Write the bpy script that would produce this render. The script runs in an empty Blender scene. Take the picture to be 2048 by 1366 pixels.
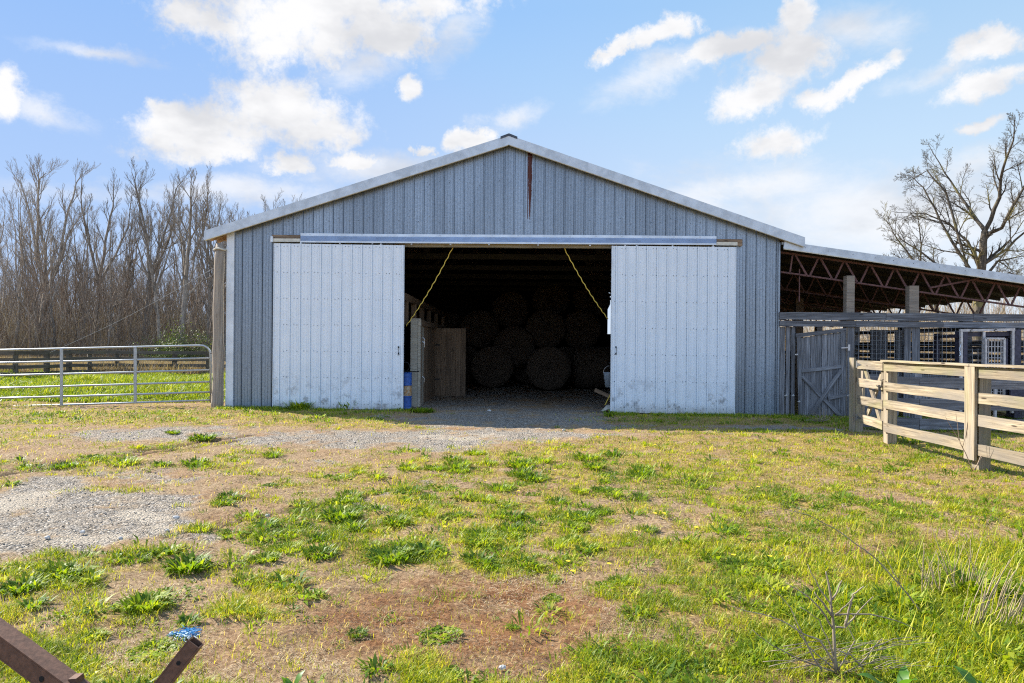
import bpy, math, random
import numpy as np
from mathutils import Vector, Matrix
random.seed(7); R = math.radians
RNG = np.random.default_rng(11)
SC = bpy.context.scene
COL = SC.collection

# ------------------------------------------------------------------ camera
F = 1365.0; EYE = 1.5; ROLL = R(0.5); CX, CY = 1024.0, 691.0
cam_d = bpy.data.cameras.new('camera'); cam = bpy.data.objects.new('camera', cam_d); COL.objects.link(cam)
cam.location = (0, 0, EYE); cam.rotation_euler = (R(90), -ROLL, 0)
cam_d.sensor_width = 36; cam_d.lens = F/2048*36; cam_d.shift_y = (CY-683)/2048
cam_d.clip_end = 3000; cam_d.clip_start = 0.05
SC.camera = cam
SUN = Vector((-1.2, 0.62, 1.0)).normalized()      # direction towards the sun
SUN_EL = math.asin(SUN.z); SUN_AZ = math.atan2(SUN.x, SUN.y)
# ------------------------------------------------------------------ exposure
SC.view_settings.view_transform = 'Standard'; SC.view_settings.look = 'None'
SC.view_settings.exposure = 1.42; SC.view_settings.gamma = 1
SC.cycles.max_bounces = 7; SC.cycles.diffuse_bounces = 4; SC.cycles.transparent_max_bounces = 8
SC.cycles.use_denoising = False; SC.cycles.filter_width = 1.15; SC.cycles.sample_clamp_indirect = 4.0; SC.cycles.caustics_reflective = False

# ------------------------------------------------------------------ node helper
class NT:
    def __init__(s, tree):
        s.t = tree; s.n = tree.nodes; s.l = tree.links
    def add(s, typ, ins=None, **props):
        nd = s.n.new(typ)
        for k, v in props.items(): setattr(nd, k, v)
        for k, v in (ins or {}).items():
            i = nd.inputs[k]
            if hasattr(v, 'is_output') or isinstance(v, bpy.types.NodeSocket): s.l.new(v, i)
            else: i.default_value = v
        return nd
    def math(s, op, a, b=0.0, c=None, clamp=False):
        ins = {0: a, 1: b}
        if c is not None: ins[2] = c
        return s.add('ShaderNodeMath', ins, operation=op, use_clamp=clamp).outputs[0]
    def noise(s, vec, scale, detail=4, rough=0.55, dist=0.0):
        ins = {'Scale': scale, 'Detail': detail, 'Roughness': rough, 'Distortion': dist}
        if vec is not None: ins['Vector'] = vec
        return s.add('ShaderNodeTexNoise', ins).outputs['Fac']
    def ramp(s, fac, stops, mode='LINEAR'):
        nd = s.add('ShaderNodeValToRGB', {'Fac': fac}); cr = nd.color_ramp; cr.interpolation = mode
        while len(cr.elements) < len(stops): cr.elements.new(0.5)
        for e, (p, c) in zip(cr.elements, stops):
            e.position = p; e.color = (c[0], c[1], c[2], 1) if hasattr(c, '__len__') else (c, c, c, 1)
        return nd.outputs['Color']
    def mr(s, v, a, b, c=0.0, d=1.0, smooth=True):
        nd = s.add('ShaderNodeMapRange', {'Value': v, 'From Min': a, 'From Max': b, 'To Min': c, 'To Max': d})
        if smooth: nd.interpolation_type = 'SMOOTHSTEP'
        return nd.outputs['Result']
    def mix(s, f, a, b, blend='MIX'):
        nd = s.add('ShaderNodeMix', data_type='RGBA', blend_type=blend)
        for i, v in ((0, f), (6, a), (7, b)):
            if isinstance(v, bpy.types.NodeSocket): s.l.new(v, nd.inputs[i])
            elif i == 0: nd.inputs[0].default_value = v
            else: nd.inputs[i].default_value = (v[0], v[1], v[2], 1)
        return nd.outputs[2]
    def mapping(s, vec, loc=(0,0,0), rot=(0,0,0), scale=(1,1,1), typ='POINT'):
        return s.add('ShaderNodeMapping', {'Vector': vec, 'Location': loc, 'Rotation': rot, 'Scale': scale}, vector_type=typ).outputs[0]
    def attr(s, name): return s.add('ShaderNodeAttribute', attribute_name=name)

# ------------------------------------------------------------------ world: sky with clouds
W = bpy.data.worlds.new('World'); SC.world = W; W.use_nodes = True
wt = NT(W.node_tree)
for nd in list(wt.n): wt.n.remove(nd)
sky = wt.add('ShaderNodeTexSky', sky_type='NISHITA', sun_disc=False, sun_elevation=SUN_EL, sun_rotation=SUN_AZ,
             air_density=1.0, dust_density=0.6, ozone_density=1.6, altitude=100)
gen = wt.add('ShaderNodeTexCoord').outputs['Generated']
sep = wt.add('ShaderNodeSeparateXYZ', {0: gen}).outputs
yy = wt.math('MAXIMUM', sep[1], 0.08)
uu = wt.math('DIVIDE', sep[0], yy); vv = wt.math('DIVIDE', sep[2], yy)
warp = wt.add('ShaderNodeTexNoise', {'Vector': gen, 'Scale': 10.0, 'Detail': 8.0, 'Roughness': 0.68}).outputs['Color']
warp = wt.add('ShaderNodeVectorMath', {0: warp, 1: (0.5, 0.5, 0.5)}, operation='SUBTRACT').outputs[0]
warp = wt.add('ShaderNodeVectorMath', {0: warp, 1: (0.11, 0.075, 0.0)}, operation='MULTIPLY').outputs[0]
uv0 = wt.add('ShaderNodeCombineXYZ', {0: uu, 1: vv, 2: 0.0}).outputs[0]
uv = wt.add('ShaderNodeVectorMath', {0: uv0, 1: warp}, operation='ADD').outputs[0]
def cloud_field(blobs):
    d = None
    for (px, py, rx, ry, rot) in blobs:
        m = wt.mapping(uv, ((px-1024)/F, (691-py)/F, 0), (0, 0, R(rot)), (rx/F, ry/F, 1), 'TEXTURE')
        L = wt.add('ShaderNodeVectorMath', {0: m}, operation='LENGTH').outputs['Value']
        d = L if d is None else wt.math('SMOOTH_MIN', d, L, 0.25)
    return d
dense = cloud_field([(430,50,120,40,-15),(600,50,190,90,0),(760,70,120,48,-12),(560,100,80,40,0),(650,20,250,60,0),
    (560,225,150,62,0),(400,260,150,52,8),(620,270,90,36,0),(410,305,90,26,0),(330,235,50,26,0),(5,200,44,56,0),
    (575,332,42,24,0),(715,325,52,18,0),(812,176,26,24,0),(935,272,36,22,0),(845,294,22,11,0),
    (1575,110,110,60,20),(1520,175,95,40,25),(1590,20,48,40,40),(1450,82,110,26,15),(1560,275,92,36,18),
    (1700,160,110,20,38),(1650,185,60,20,10),(1975,75,100,28,15),(1975,150,100,26,18),(1225,95,62,17,35),(1300,62,60,26,25),
    (1340,40,40,26,0),(1945,240,36,14,15)])
wisp = cloud_field([(720,130,120,50,20),(1330,130,180,40,25),(1010,235,60,28,20),(1880,130,130,34,18),(1950,320,150,50,8),(1800,420,620,110,0),
    (1500,380,300,40,5),(900,60,90,60,60),(400,390,420,34,0),(180,110,150,22,-10),(90,230,100,30,-20),(800,340,260,40,0),(1700,50,120,60,0)])
n1 = wt.noise(gen, 19.0, 10, 0.66); n2 = wt.noise(wt.mapping(gen, scale=(1, 1, 2.4)), 7.0, 9, 0.65, 0.4)
fd = wt.math('ADD', wt.math('SUBTRACT', 1.75, dense), wt.math('MULTIPLY', wt.math('SUBTRACT', n1, 0.5), 2.7))
fd = wt.mr(fd, 0.4, 1.25)
fw = wt.math('ADD', wt.math('SUBTRACT', 1.5, wisp), wt.math('MULTIPLY', wt.math('SUBTRACT', n2, 0.5), 2.2))
fw = wt.math('MULTIPLY', wt.mr(fw, 0.3, 1.6), 0.75)
front = wt.mr(sep[1], 0.15, 0.35)
other = wt.math('MULTIPLY', wt.mr(wt.noise(gen, 2.2, 8, 0.6), 0.52, 0.7), wt.mr(sep[2], 0.0, 0.15))
fac = wt.math('MAXIMUM', fd, fw)
fac = wt.math('ADD', wt.math('MULTIPLY', fac, front), wt.math('MULTIPLY', other, wt.math('SUBTRACT', 1.0, front)), clamp=True)
# cloud body colour: creamy white, a little greyer in its thick lower parts
shade = wt.noise(wt.mapping(gen, scale=(1, 1, 2)), 6.0, 5)
ccol = wt.mix(wt.mr(shade, 0.40, 0.66), (4.15, 4.15, 4.2), (3.05, 3.1, 3.25))
side = wt.mr(sep[0], -0.6, 0.6)
deep = wt.mix(side, (1.0, 2.0, 3.9), (1.75, 2.8, 3.95))
deep = wt.mix(wt.mr(sep[1], -.3, .1), (2.3, 3.7, 6.2), deep)  # sky behind the camera set brighter, an unseen fill for the shaded front
low = wt.mix(side, (2.35, 3.0, 4.1), (3.65, 3.95, 4.15))
low = wt.mix(wt.mr(sep[1], -.3, .1), (4.1, 5.2, 6.8), low)
grad = wt.mix(wt.mr(sep[2], 0.0, 0.44, 1.0, 0.0, False), deep, low)
skyc = wt.add('ShaderNodeVectorMath', {0: sky.outputs[0], 1: (2.2, 2.9, 4.3)}, operation='MINIMUM').outputs[0]
skyc = wt.mix(0.8, skyc, grad)
skyf = wt.mix(fac, skyc, ccol)
bg = wt.add('ShaderNodeBackground', {'Color': skyf, 'Strength': 0.09})
wo = wt.add('ShaderNodeOutputWorld'); wt.l.new(bg.outputs[0], wo.inputs[0])

sd = bpy.data.lights.new('sun', 'SUN'); sd.energy = 4.3; sd.angle = R(0.53); sd.color = (1.0, 0.94, 0.84)
so = bpy.data.objects.new('sun', sd); COL.objects.link(so)
so.rotation_euler = (-SUN).to_track_quat('-Z', 'Y').to_euler(); so.location = (-30, 20, 30)

# ------------------------------------------------------------------ geometry helpers
def P(px, py, Y):
    u = px-CX; w = -(py-CY); c, s = math.cos(ROLL), math.sin(ROLL)
    x = u*c - w*s; z = u*s + w*c
    return Vector((x*Y/F, Y, EYE + z*Y/F))
def G(px, py, h=0.0):      # the photo's ground point
    u = px-CX; w = -(py-CY); c, s = math.cos(ROLL), math.sin(ROLL)
    z = u*s + w*c
    Y = (h-EYE)*F/z
    return P(px, py, Y)
def hsh(ix, iy, seed):
    n = (ix.astype(np.int64)*374761393 + iy.astype(np.int64)*668265263 + seed*1442695041) & 0xffffffff
    n = ((n ^ (n >> 13))*1274126177) & 0xffffffff
    return ((n ^ (n >> 16)) & 0xffff)/65535.0
def vnoise(x, y, seed=0):
    ix = np.floor(x); iy = np.floor(y); fx = x-ix; fy = y-iy
    fx = fx*fx*(3-2*fx); fy = fy*fy*(3-2*fy); ix = ix.astype(np.int64); iy = iy.astype(np.int64)
    a = hsh(ix, iy, seed); b = hsh(ix+1, iy, seed); c = hsh(ix, iy+1, seed); d = hsh(ix+1, iy+1, seed)
    return (a*(1-fx)+b*fx)*(1-fy)+(c*(1-fx)+d*fx)*fy
def fbm(x, y, seed=0, oct=4, g=0.5):
    x = np.asarray(x, float); y = np.asarray(y, float); s = 0; a = 1; t = 0
    for o in range(oct):
        s = s + a*vnoise(x*2**o, y*2**o, seed+o*17); t += a; a *= g
    return s/t
def sstep(x, a, b):
    t = np.clip((x-a)/(b-a), 0, 1); return t*t*(3-2*t)
def ground_z(x, y):
    x = np.asarray(x, float); y = np.asarray(y, float)
    z = -0.0065*np.clip(x, -6.6, 12)*(1-.75*sstep(-x, 6.6, 9))*sstep(y, 5, 14)
    rough = 1-sstep(y, 14.9, 15.6)*sstep(-np.abs(x+0.2), -6.8, -6.2)*0.8
    z = z + (fbm(x*0.5, y*0.5, 3, 3)-0.5)*0.05*rough*sstep(np.abs(y-15.4), 0.2, 2.5)
    z = z + (fbm(x*4, y*4, 9, 3)-0.5)*0.045*rough
    z = z + 0.05*np.exp(-((x-4.5)/3.0)**2-((y-11.6)/1.0)**2)
    return z
def gz(x, y): return float(ground_z(np.array([x]), np.array([y]))[0])

class MB:
    def __init__(s): s.v = []; s.f = []; s.uv = []; s.r = []; s.m = []
    def face(s, idx, uv=None, r=0.5, m=0):
        s.f.append(tuple(idx)); s.uv.append(uv or [(0, 0)]*len(idx)); s.r.append(r); s.m.append(m)
    def board(s, a, b, w, t, up=(0, 0, 1), r=None, m=0, jit=0.0, ends=None):
        """box from a to b, w wide along up, t thick"""
        a = Vector(a); b = Vector(b); d = b-a; L = d.length; d.normalize(); up = Vector(up)
        n = d.cross(up)
        if n.length < 1e-5: n = d.cross(Vector((1, 0, 0)))
        n.normalize(); u = n.cross(d).normalized()
        r = random.random() if r is None else r
        base = len(s.v)
        off = random.random()*10
        nseg = 1 if jit == 0 else max(1, int(L/0.4))
        for k in range(nseg+1):
            p = a+d*(L*k/nseg)
            j1 = random.uniform(-jit, jit); j2 = random.uniform(-jit, jit); j3 = random.uniform(-jit, jit)*0.6
            for (su, sn) in ((-1, -1), (1, -1), (1, 1), (-1, 1)):
                s.v.append(tuple(p+u*(su*w/2+(j1 if su > 0 else j2))+n*(sn*t/2+j3)))
        for k in range(nseg):
            u0 = off+L*k/nseg; u1 = off+L*(k+1)/nseg; b0 = base+4*k; b1 = b0+4
            for e in range(4):
                f = (e+1) % 4; ww = w if e in (0, 2) else t
                vo = e*1.37+r*7
                s.face((b0+e, b0+f, b1+f, b1+e), [(u0, vo), (u0, vo+ww), (u1, vo+ww), (u1, vo)], r, m)
        s.face((base+3, base+2, base+1, base), [(off, 0), (off, w), (off+t, w), (off+t, 0)], r, m)
        e = base+4*nseg
        s.face((e, e+1, e+2, e+3), [(off, 0), (off, w), (off+t, w), (off+t, 0)], r, m)
    def box(s, lo, hi, r=None, m=0):
        lo = Vector(lo); hi = Vector(hi)
        s.board(((lo.x), (lo.y+hi.y)/2, (lo.z+hi.z)/2), (hi.x, (lo.y+hi.y)/2, (lo.z+hi.z)/2), hi.z-lo.z, hi.y-lo.y, (0, 0, 1), r, m)
    def tube(s, pts, rad, n=8, r=None, m=0, caps=True):
        pts = [Vector(p) for p in pts]; r = random.random() if r is None else r
        rads = rad if hasattr(rad, '__len__') else [rad]*len(pts)
        base = len(s.v); prev = None; acc = 0
        for i, p in enumerate(pts):
            d = (pts[min(i+1, len(pts)-1)]-pts[max(i-1, 0)]).normalized()
            if prev is None:
                x = d.cross(Vector((0.123, 0.2, 1)) if abs(d.z) < 0.9 else Vector((1, 0.1, 0))).normalized()
            else:
                x = (prev-d*prev.dot(d)).normalized()
            prev = x; y = d.cross(x)
            for k in range(n):
                a = 2*math.pi*k/n
                s.v.append(tuple(p+(x*math.cos(a)+y*math.sin(a))*rads[i]))
        for i in range(len(pts)-1):
            L = (pts[i+1]-pts[i]).length
            for k in range(n):
                k2 = (k+1) % n
                s.face((base+i*n+k, base+i*n+k2, base+(i+1)*n+k2, base+(i+1)*n+k),
                       [(acc, k/n), (acc, (k+1)/n), (acc+L, (k+1)/n), (acc+L, k/n)], r, m)
            acc += L
        if caps:
            s.face([base+k for k in range(n)][::-1], None, r, m)
            s.face([base+(len(pts)-1)*n+k for k in range(n)], None, r, m)
    def disc(s, c, nrm, rad, n=6, m=0, r=0.5):
        c = Vector(c); q = Vector(nrm).to_track_quat('Z', 'Y'); base = len(s.v)
        for k in range(n):
            a = 2*math.pi*k/n
            s.v.append(tuple(c+q @ Vector((math.cos(a)*rad, math.sin(a)*rad, 0))))
        s.face([base+k for k in range(n)], None, r, m)
    def ribbed(s, x0, x1, zb, zt, y, side=-1, period=0.2286, ph=0.0, r=0.5, m=0, extra=(), flank=0):
        """ribbed steel sheet in the XZ plane at y, ribs standing out to side*y; zb, zt functions of x"""
        prof = [(0, 0), (.008, .024), (.036, .024), (.044, 0), (.095, 0), (.099, .007), (.112, .007), (.116, 0),
                (.158, 0), (.162, .007), (.175, .007), (.179, 0)]
        xs = []
        k0 = int(math.floor((x0-ph)/period))-1
        k = k0
        while ph+k*period < x1:
            for dx, h in prof:
                x = ph+k*period+dx
                if x0 < x < x1: xs.append((x, h))
            k += 1
        def hh(x):
            t = (x-ph) % period; pr = prof+[(period, 0)]
            for (a, ha), (b, hb) in zip(pr, pr[1:]):
                if a <= t <= b: return ha+(hb-ha)*(t-a)/(b-a)
            return 0
        xs = sorted(xs+[(x0, hh(x0)), (x1, hh(x1))]+[(e, hh(e)) for e in extra if x0 < e < x1])
        b = len(s.v)
        for x, h in xs:
            s.v.append((x, y+side*h, zb(x))); s.v.append((x, y+side*h, zt(x)))
        for i in range(len(xs)-1):
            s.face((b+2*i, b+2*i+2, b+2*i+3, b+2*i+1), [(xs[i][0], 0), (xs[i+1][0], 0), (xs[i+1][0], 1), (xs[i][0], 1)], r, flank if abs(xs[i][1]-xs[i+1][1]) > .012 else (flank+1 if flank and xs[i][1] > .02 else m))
    def build(s, name, mats, parent=None, smooth=False):
        me = bpy.data.meshes.new(name); me.from_pydata(s.v, [], s.f)
        uvl = me.uv_layers.new(name='UVMap')
        flat = [c for f in s.uv for p in f for c in p]
        uvl.data.foreach_set('uv', flat)
        at = me.attributes.new('rnd', 'FLOAT', 'FACE'); at.data.foreach_set('value', s.r)
        mats = mats if isinstance(mats, (list, tuple)) else [mats]
        for mm in mats: me.materials.append(mm)
        me.polygons.foreach_set('material_index', s.m)
        if smooth: me.polygons.foreach_set('use_smooth', [True]*len(s.f))
        me.update()
        o = bpy.data.objects.new(name, me); COL.objects.link(o)
        if parent is not None:
            o.parent = parent
            o.matrix_parent_inverse = Matrix.Translation(parent.location).inverted() if parent.location.length else Matrix()
        return o
def tag(o, label=None, cat=None, group=None, kind=None):
    if label: o['label'] = label
    if cat: o['category'] = cat
    if group: o['group'] = group
    if kind: o['kind'] = kind
    return o
def thing(name, label, cat, loc=(0, 0, 0), group=None):
    o = bpy.data.objects.new(name, None); COL.objects.link(o); o.location = loc; o.empty_display_size = 0.1
    return tag(o, label, cat, group)
def recentre(o):
    """put a one-mesh thing's origin at its base"""
    me = o.data; n = len(me.vertices); co = np.empty(n*3); me.vertices.foreach_get('co', co); co = co.reshape(-1, 3)
    c = co.mean(0); c[2] = co[:, 2].min(); co -= c; me.vertices.foreach_set('co', co.ravel()); o.location = Vector(c); me.update()
    return o

# ------------------------------------------------------------------ materials
def newmat(name):
    m = bpy.data.materials.new(name); m.use_nodes = True; t = NT(m.node_tree)
    b = m.node_tree.nodes['Principled BSDF']; return m, t, b
def link(t, a, b): t.l.new(a, b)
def bump(t, b, h, strength=0.3, dist=0.01):
    nd = t.add('ShaderNodeBump', {'Height': h, 'Strength': strength, 'Distance': dist}); link(t, nd.outputs[0], b.inputs['Normal'])
def simple(name, col, rough=0.6, metal=0.0, var=0.25, scale=20, bmp=0.0):
    m, t, b = newmat(name)
    oc = t.add('ShaderNodeTexCoord').outputs['Object']
    n = t.noise(oc, scale, 5)
    c = t.mix(t.mr(n, 0.3, 0.7), [k*(1-var) for k in col], [min(1, k*(1+var)) for k in col])
    link(t, c, b.inputs['Base Color']); b.inputs['Roughness'].default_value = rough; b.inputs['Metallic'].default_value = metal
    if bmp: bump(t, b, n, bmp)
    return m
def wood(name, c0, c1, c2, grey=(0.2, 0.2, 0.2), greyamt=0.3, green=0.0, rough=0.85, crack=1.0):
    """c0 dark grain, c1 mid, c2 light; grain runs along UV.x"""
    m, t, b = newmat(name)
    uvn = t.add('ShaderNodeUVMap', uv_map='UVMap').outputs[0]
    rn = t.attr('rnd').outputs['Fac']
    off = t.add('ShaderNodeCombineXYZ', {0: t.math('MULTIPLY', rn, 53.0), 1: t.math('MULTIPLY', rn, 17.0), 2: t.math('MULTIPLY', rn, 31.0)}).outputs[0]
    v = t.add('ShaderNodeVectorMath', {0: uvn, 1: off}, operation='ADD').outputs[0]
    g1 = t.noise(t.mapping(v, scale=(1.6, 38, 1)), 1.0, 6, 0.6, 0.6)
    g2 = t.noise(t.mapping(v, scale=(5, 150, 1)), 1.0, 4, 0.6)
    big = t.noise(t.mapping(v, scale=(1.3, 5, 1)), 1.0, 4, 0.6)
    col = t.ramp(g1, [(0.25, c0), (0.5, c1), (0.75, c2)])
    col = t.mix(t.mr(big, 0.35, 0.7, 0, greyamt), col, grey)
    tone = t.mr(rn, 0, 1, 0.78, 1.2, False)
    tv = t.add('ShaderNodeCombineColor', {0: tone, 1: tone, 2: tone}).outputs[0]
    col = t.mix(1.0, col, tv, 'MULTIPLY')
    ck = t.mr(g2, 0.30, 0.38, 0.35, 1.0)
    ck = t.math('MAXIMUM', ck, 1-crack)
    cv = t.add('ShaderNodeCombineColor', {0: ck, 1: ck, 2: ck}).outputs[0]
    col = t.mix(0.8, col, cv, 'MULTIPLY')
    # knots
    vo = t.add('ShaderNodeTexVoronoi', {'Vector': t.mapping(v, scale=(1.7, 9, 1)), 'Scale': 1.0}).outputs['Distance']
    kn = t.mr(vo, 0.06, 0.12)
    col = t.mix(kn, c0, col)
    if green:
        gn = t.noise(t.mapping(v, scale=(0.9, 3, 1), loc=(3, 1, 0)), 1.0, 4)
        col = t.mix(t.mr(gn, 0.5, 0.75, 0, green), col, (0.2, 0.2, 0.07))
    link(t, col, b.inputs['Base Color']); b.inputs['Roughness'].default_value = rough
    b.inputs['Specular IOR Level'].default_value = 0.25
    h = t.math('ADD', g1, t.math('MULTIPLY', ck, 0.6)); bump(t, b, h, 0.55, 0.004)
    return m

M = {}
M['fence_wood'] = wood('sunlit_fence_wood', (.06, .043, .03), (.30, .24, .16), (.47, .395, .28), (.22, .19, .155), 0.9, 0.5)
M['grey_wood'] = wood('weathered_grey_wood', (.03, .028, .03), (.20, .20, .21), (.44, .44, .46), (.10, .096, .10), 0.65)
M['brown_wood'] = wood('brown_barn_wood', (.06, .04, .026), (.24, .16, .10), (.38, .27, .18), (.12, .085, .06), 0.6)
M['post_wood'] = wood('pole_wood', (.13, .10, .075), (.33, .27, .21), (.46, .40, .32), (.2, .18, .16), 0.5, 0.0)
M['pale_wood'] = wood('pale_beam_wood', (.2, .17, .12), (.42, .38, .3), (.5, .47, .38), (.3, .28, .24), 0.4, 0.0)
M['dark_fence'] = wood('dark_creosote_wood', (.03, .024, .018), (.11, .092, .07), (.19, .16, .13), (.08, .07, .06), 0.5, 0.2)
M['galv'] = simple('galvanised_tube', (.36, .38, .39), .42, .6, .15, 30)
M['steel'] = simple('zinc_hardware', (.6, .6, .6), .35, .8, .2, 60)
M['truss'] = simple('red_oxide_steel', (.12, .052, .047), .7, .0, .45, 25)
M['rust'] = simple('rusty_steel', (.125, .062, .038), .7, .2, .25, 60, .15)
M['black_iron'] = simple('black_iron', (.02, .02, .02), .6, .3, .2)
M['hole'] = simple('hole_black', (.004, .004, .004), .9, 0, 0)
M['screw'] = simple('screw_head', (.06, .07, .09), .5, .3, .2)
M['rope'] = simple('yellow_rope', (.75, .55, .10), .7, 0, .2, 90)
M['twine'] = simple('blue_twine', (.015, .22, .46), .5, 0, .25, 90)
M['blue_plastic'] = simple('blue_paint', (.035, .12, .42), .5, 0, .2, 14)
M['stone'] = simple('limestone', (.48, .47, .45), .9, 0, .3, 9, .3)
M['sack'] = simple('feed_sack', (.55, .52, .44), .8, 0, .15, 12)
M['grey_tub'] = simple('grey_bucket', (.28, .33, .38), .5, 0, .1)
M['dark_metal'] = simple('shade_dark_chute_steel', (.055, .05, .075), .55, .2, .3, 18)  # dark tone puts the shade on the chute's sides into their colour
M['light_metal'] = simple('tan_chute_steel', (.58, .53, .50), .5, .1, .2, 14)
M['stalk'] = simple('tan_stalk', (.40, .30, .18), .85, 0, .3, 9)
M['wire'] = simple('mesh_wire', (.30, .31, .33), .45, .6, .15)
M['mulch'] = simple('dry_brush', (.27, .215, .155), .85, 0, .4, 5)

def sheet_metal(name, white=False, tint=None):
    m, t, b = newmat(name)
    oc = t.add('ShaderNodeTexCoord').outputs['Object']
    s = t.add('ShaderNodeSeparateXYZ', {0: oc}).outputs
    if white:
        col = t.mix(t.mr(t.noise(oc, 2.5, 5), .3, .7), (.74, .79, .84), (.79, .83, .87))
        str_ = t.noise(t.mapping(oc, scale=(14, 14, 0.6)), 1.0, 5)
        col = t.mix(t.mr(str_, .55, .8, 0, .22), col, (.50, .55, .62))
        scf = t.noise(t.mapping(oc, scale=(3, 3, 3)), 1.6, 8, .7)
        low = t.mr(s[2], 0.0, 1.1, 1.0, 0.0)
        col = t.mix(t.math('MULTIPLY', t.mr(scf, .5, .66), t.math('MULTIPLY', low, .75)), col, (.19, .18, .17))
        col = t.mix(t.mr(s[2], 0.0, 0.28, .5, 0.0), col, (.3, .27, .23))
        b.inputs['Roughness'].default_value = .45; b.inputs['Specular IOR Level'].default_value = .4
    else:
        vo = t.add('ShaderNodeTexVoronoi', {'Vector': oc, 'Scale': 70.0}).outputs['Color']
        vs = t.add('ShaderNodeSeparateColor', {0: vo}).outputs[0]
        fine = t.noise(oc, 60, 4, .7)
        col = t.mix(vs, (.225, .27, .32), (.37, .43, .50))
        col = t.mix(t.mr(fine, .4, .65, 0, .4), col, (.20, .22, .25))
        pan = t.noise(t.mapping(oc, scale=(1.1, 1, .12)), 1.0, 3)
        pv = t.mr(pan, .35, .65, .84, 1.12)
        col = t.mix(1.0, col, t.add('ShaderNodeCombineColor', {0: pv, 1: pv, 2: pv}).outputs[0], 'MULTIPLY')
        st = t.noise(t.mapping(oc, scale=(22, 22, .5)), 1.0, 5)
        col = t.mix(t.mr(st, .55, .8, 0, .3), col, (.19, .20, .22))
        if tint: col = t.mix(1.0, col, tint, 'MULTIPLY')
        # the rust run below the ridge
        e = 0.028
        wob = t.noise(t.mapping(oc, scale=(30, 1, 9)), 1.0, 6, .7)
        dx = t.math('ABSOLUTE', t.math('SUBTRACT', s[0], 0.375))
        wid = t.mr(s[2], 4.38, 5.3, .008, .046, False)
        edge = t.math('SUBTRACT', t.math('MULTIPLY', wid, t.math('MULTIPLY', wob, 2.0)), dx)
        rm = t.math('MULTIPLY', t.mr(edge, -.003, .003), t.math('MULTIPLY', t.mr(s[2], 4.33, 4.4), t.mr(wob, .30, .38)))
        dx2 = t.math('ABSOLUTE', t.math('SUBTRACT', s[0], 0.325))
        rm2 = t.math('MULTIPLY', t.mr(dx2, .005, .010, 1.0, 0.0), t.mr(s[2], 4.36, 4.4))
        rm = t.math('MAXIMUM', rm, rm2)
        front = t.mr(s[1], 15.8, 16.0, 1.0, 0.0)
        rm = t.math('MULTIPLY', rm, front)
        col = t.mix(rm, col, (.085, .02, .010))
        b.inputs['Metallic'].default_value = .5; b.inputs['Roughness'].default_value = .38
        bump(t, b, fine, .12, .003)
    link(t, col, b.inputs['Base Color'])
    return m
M['wall'] = sheet_metal('galvanised_sheet'); M['rib_top'] = sheet_metal('shade_tinted_rib_top', tint=(.74, .75, .76)); M['rib'] = sheet_metal('shade_tinted_rib_flank', tint=(.46, .47, .48)); M['door_rib'] = simple('shade_tinted_white_rib_flank', (.47, .545, .62), .6, 0, .2, 30); M['door'] = sheet_metal('white_steel_sheet', True)  # rib flanks and wall rib tops darkened: rib shading painted into the colour
M['trim'] = simple('white_trim', (.66, .70, .74), .4, .0, .12, 3)
M['flash'] = simple('blue_grey_flashing', (.40, .47, .60), .3, .35, .12, 4)
M['fascia'] = simple('silver_fascia', (.52, .55, .58), .35, .25, .15, 5)
M['lip'] = simple('cream_lip', (.62, .58, .48), .5, 0, .15, 9)
M['roofm'] = simple('roof_sheet', (.5, .52, .54), .4, .5, .15, 5)
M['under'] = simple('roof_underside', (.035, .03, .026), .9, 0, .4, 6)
M['soffit'] = simple('soffit_timber', (.36, .22, .11), .8, 0, .35, 10)
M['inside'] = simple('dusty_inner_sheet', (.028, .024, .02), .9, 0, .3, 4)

def bark(name, c0, c1, moss=0.0):
    m, t, b = newmat(name)
    oc = t.add('ShaderNodeTexCoord').outputs['Object']
    n = t.noise(t.mapping(oc, scale=(6, 6, 1.5)), 2.0, 5)
    oi = t.add('ShaderNodeObjectInfo').outputs['Random']
    c = t.mix(t.mr(n, .3, .7), c0, c1)
    tv = t.mr(oi, 0, 1, .7, 1.25, False)
    c = t.mix(1.0, c, t.add('ShaderNodeCombineColor', {0: tv, 1: tv, 2: t.math('MULTIPLY', tv, .96)}).outputs[0], 'MULTIPLY')
    if moss: c = t.mix(t.mr(t.noise(oc, .9, 4), .5, .65, 0, moss), c, (.25, .22, .06))
    link(t, c, b.inputs['Base Color']); b.inputs['Roughness'].default_value = .9; b.inputs['Specular IOR Level'].default_value = .2
    return m
M['bark'] = bark('grey_bark', (.17, .142, .12), (.37, .32, .27))
M['bark_brown'] = bark('brown_bark', (.13, .092, .07), (.29, .22, .165))
M['bark_oak'] = bark('mossy_bark', (.045, .038, .032), (.13, .108, .085), .5)

def leafmat(name, stops, trans=0.45, rough=.5):
    m = bpy.data.materials.new(name); m.use_nodes = True; t = NT(m.node_tree)
    for nd in list(t.n): t.n.remove(nd)
    a = t.attr('rnd').outputs['Fac']
    col = t.ramp(a, stops)
    b = t.add('ShaderNodeBsdfPrincipled', {'Base Color': col, 'Roughness': rough, 'Specular IOR Level': .35})
    tcol = t.mix(1.0, col, (1.35, 1.3, .6), 'MULTIPLY')
    tr = t.add('ShaderNodeBsdfTranslucent', {'Color': tcol})
    mx = t.add('ShaderNodeMixShader', {0: trans, 1: b.outputs[0], 2: tr.outputs[0]})
    o = t.add('ShaderNodeOutputMaterial', {0: mx.outputs[0]})
    return m
M['grass'] = leafmat('grass_blades', [(0, (.09, .16, .006)), (.25, (.22, .29, .008)), (.5, (.39, .42, .012)), (.8, (.56, .51, .035)), (1, (.66, .52, .22))])
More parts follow.
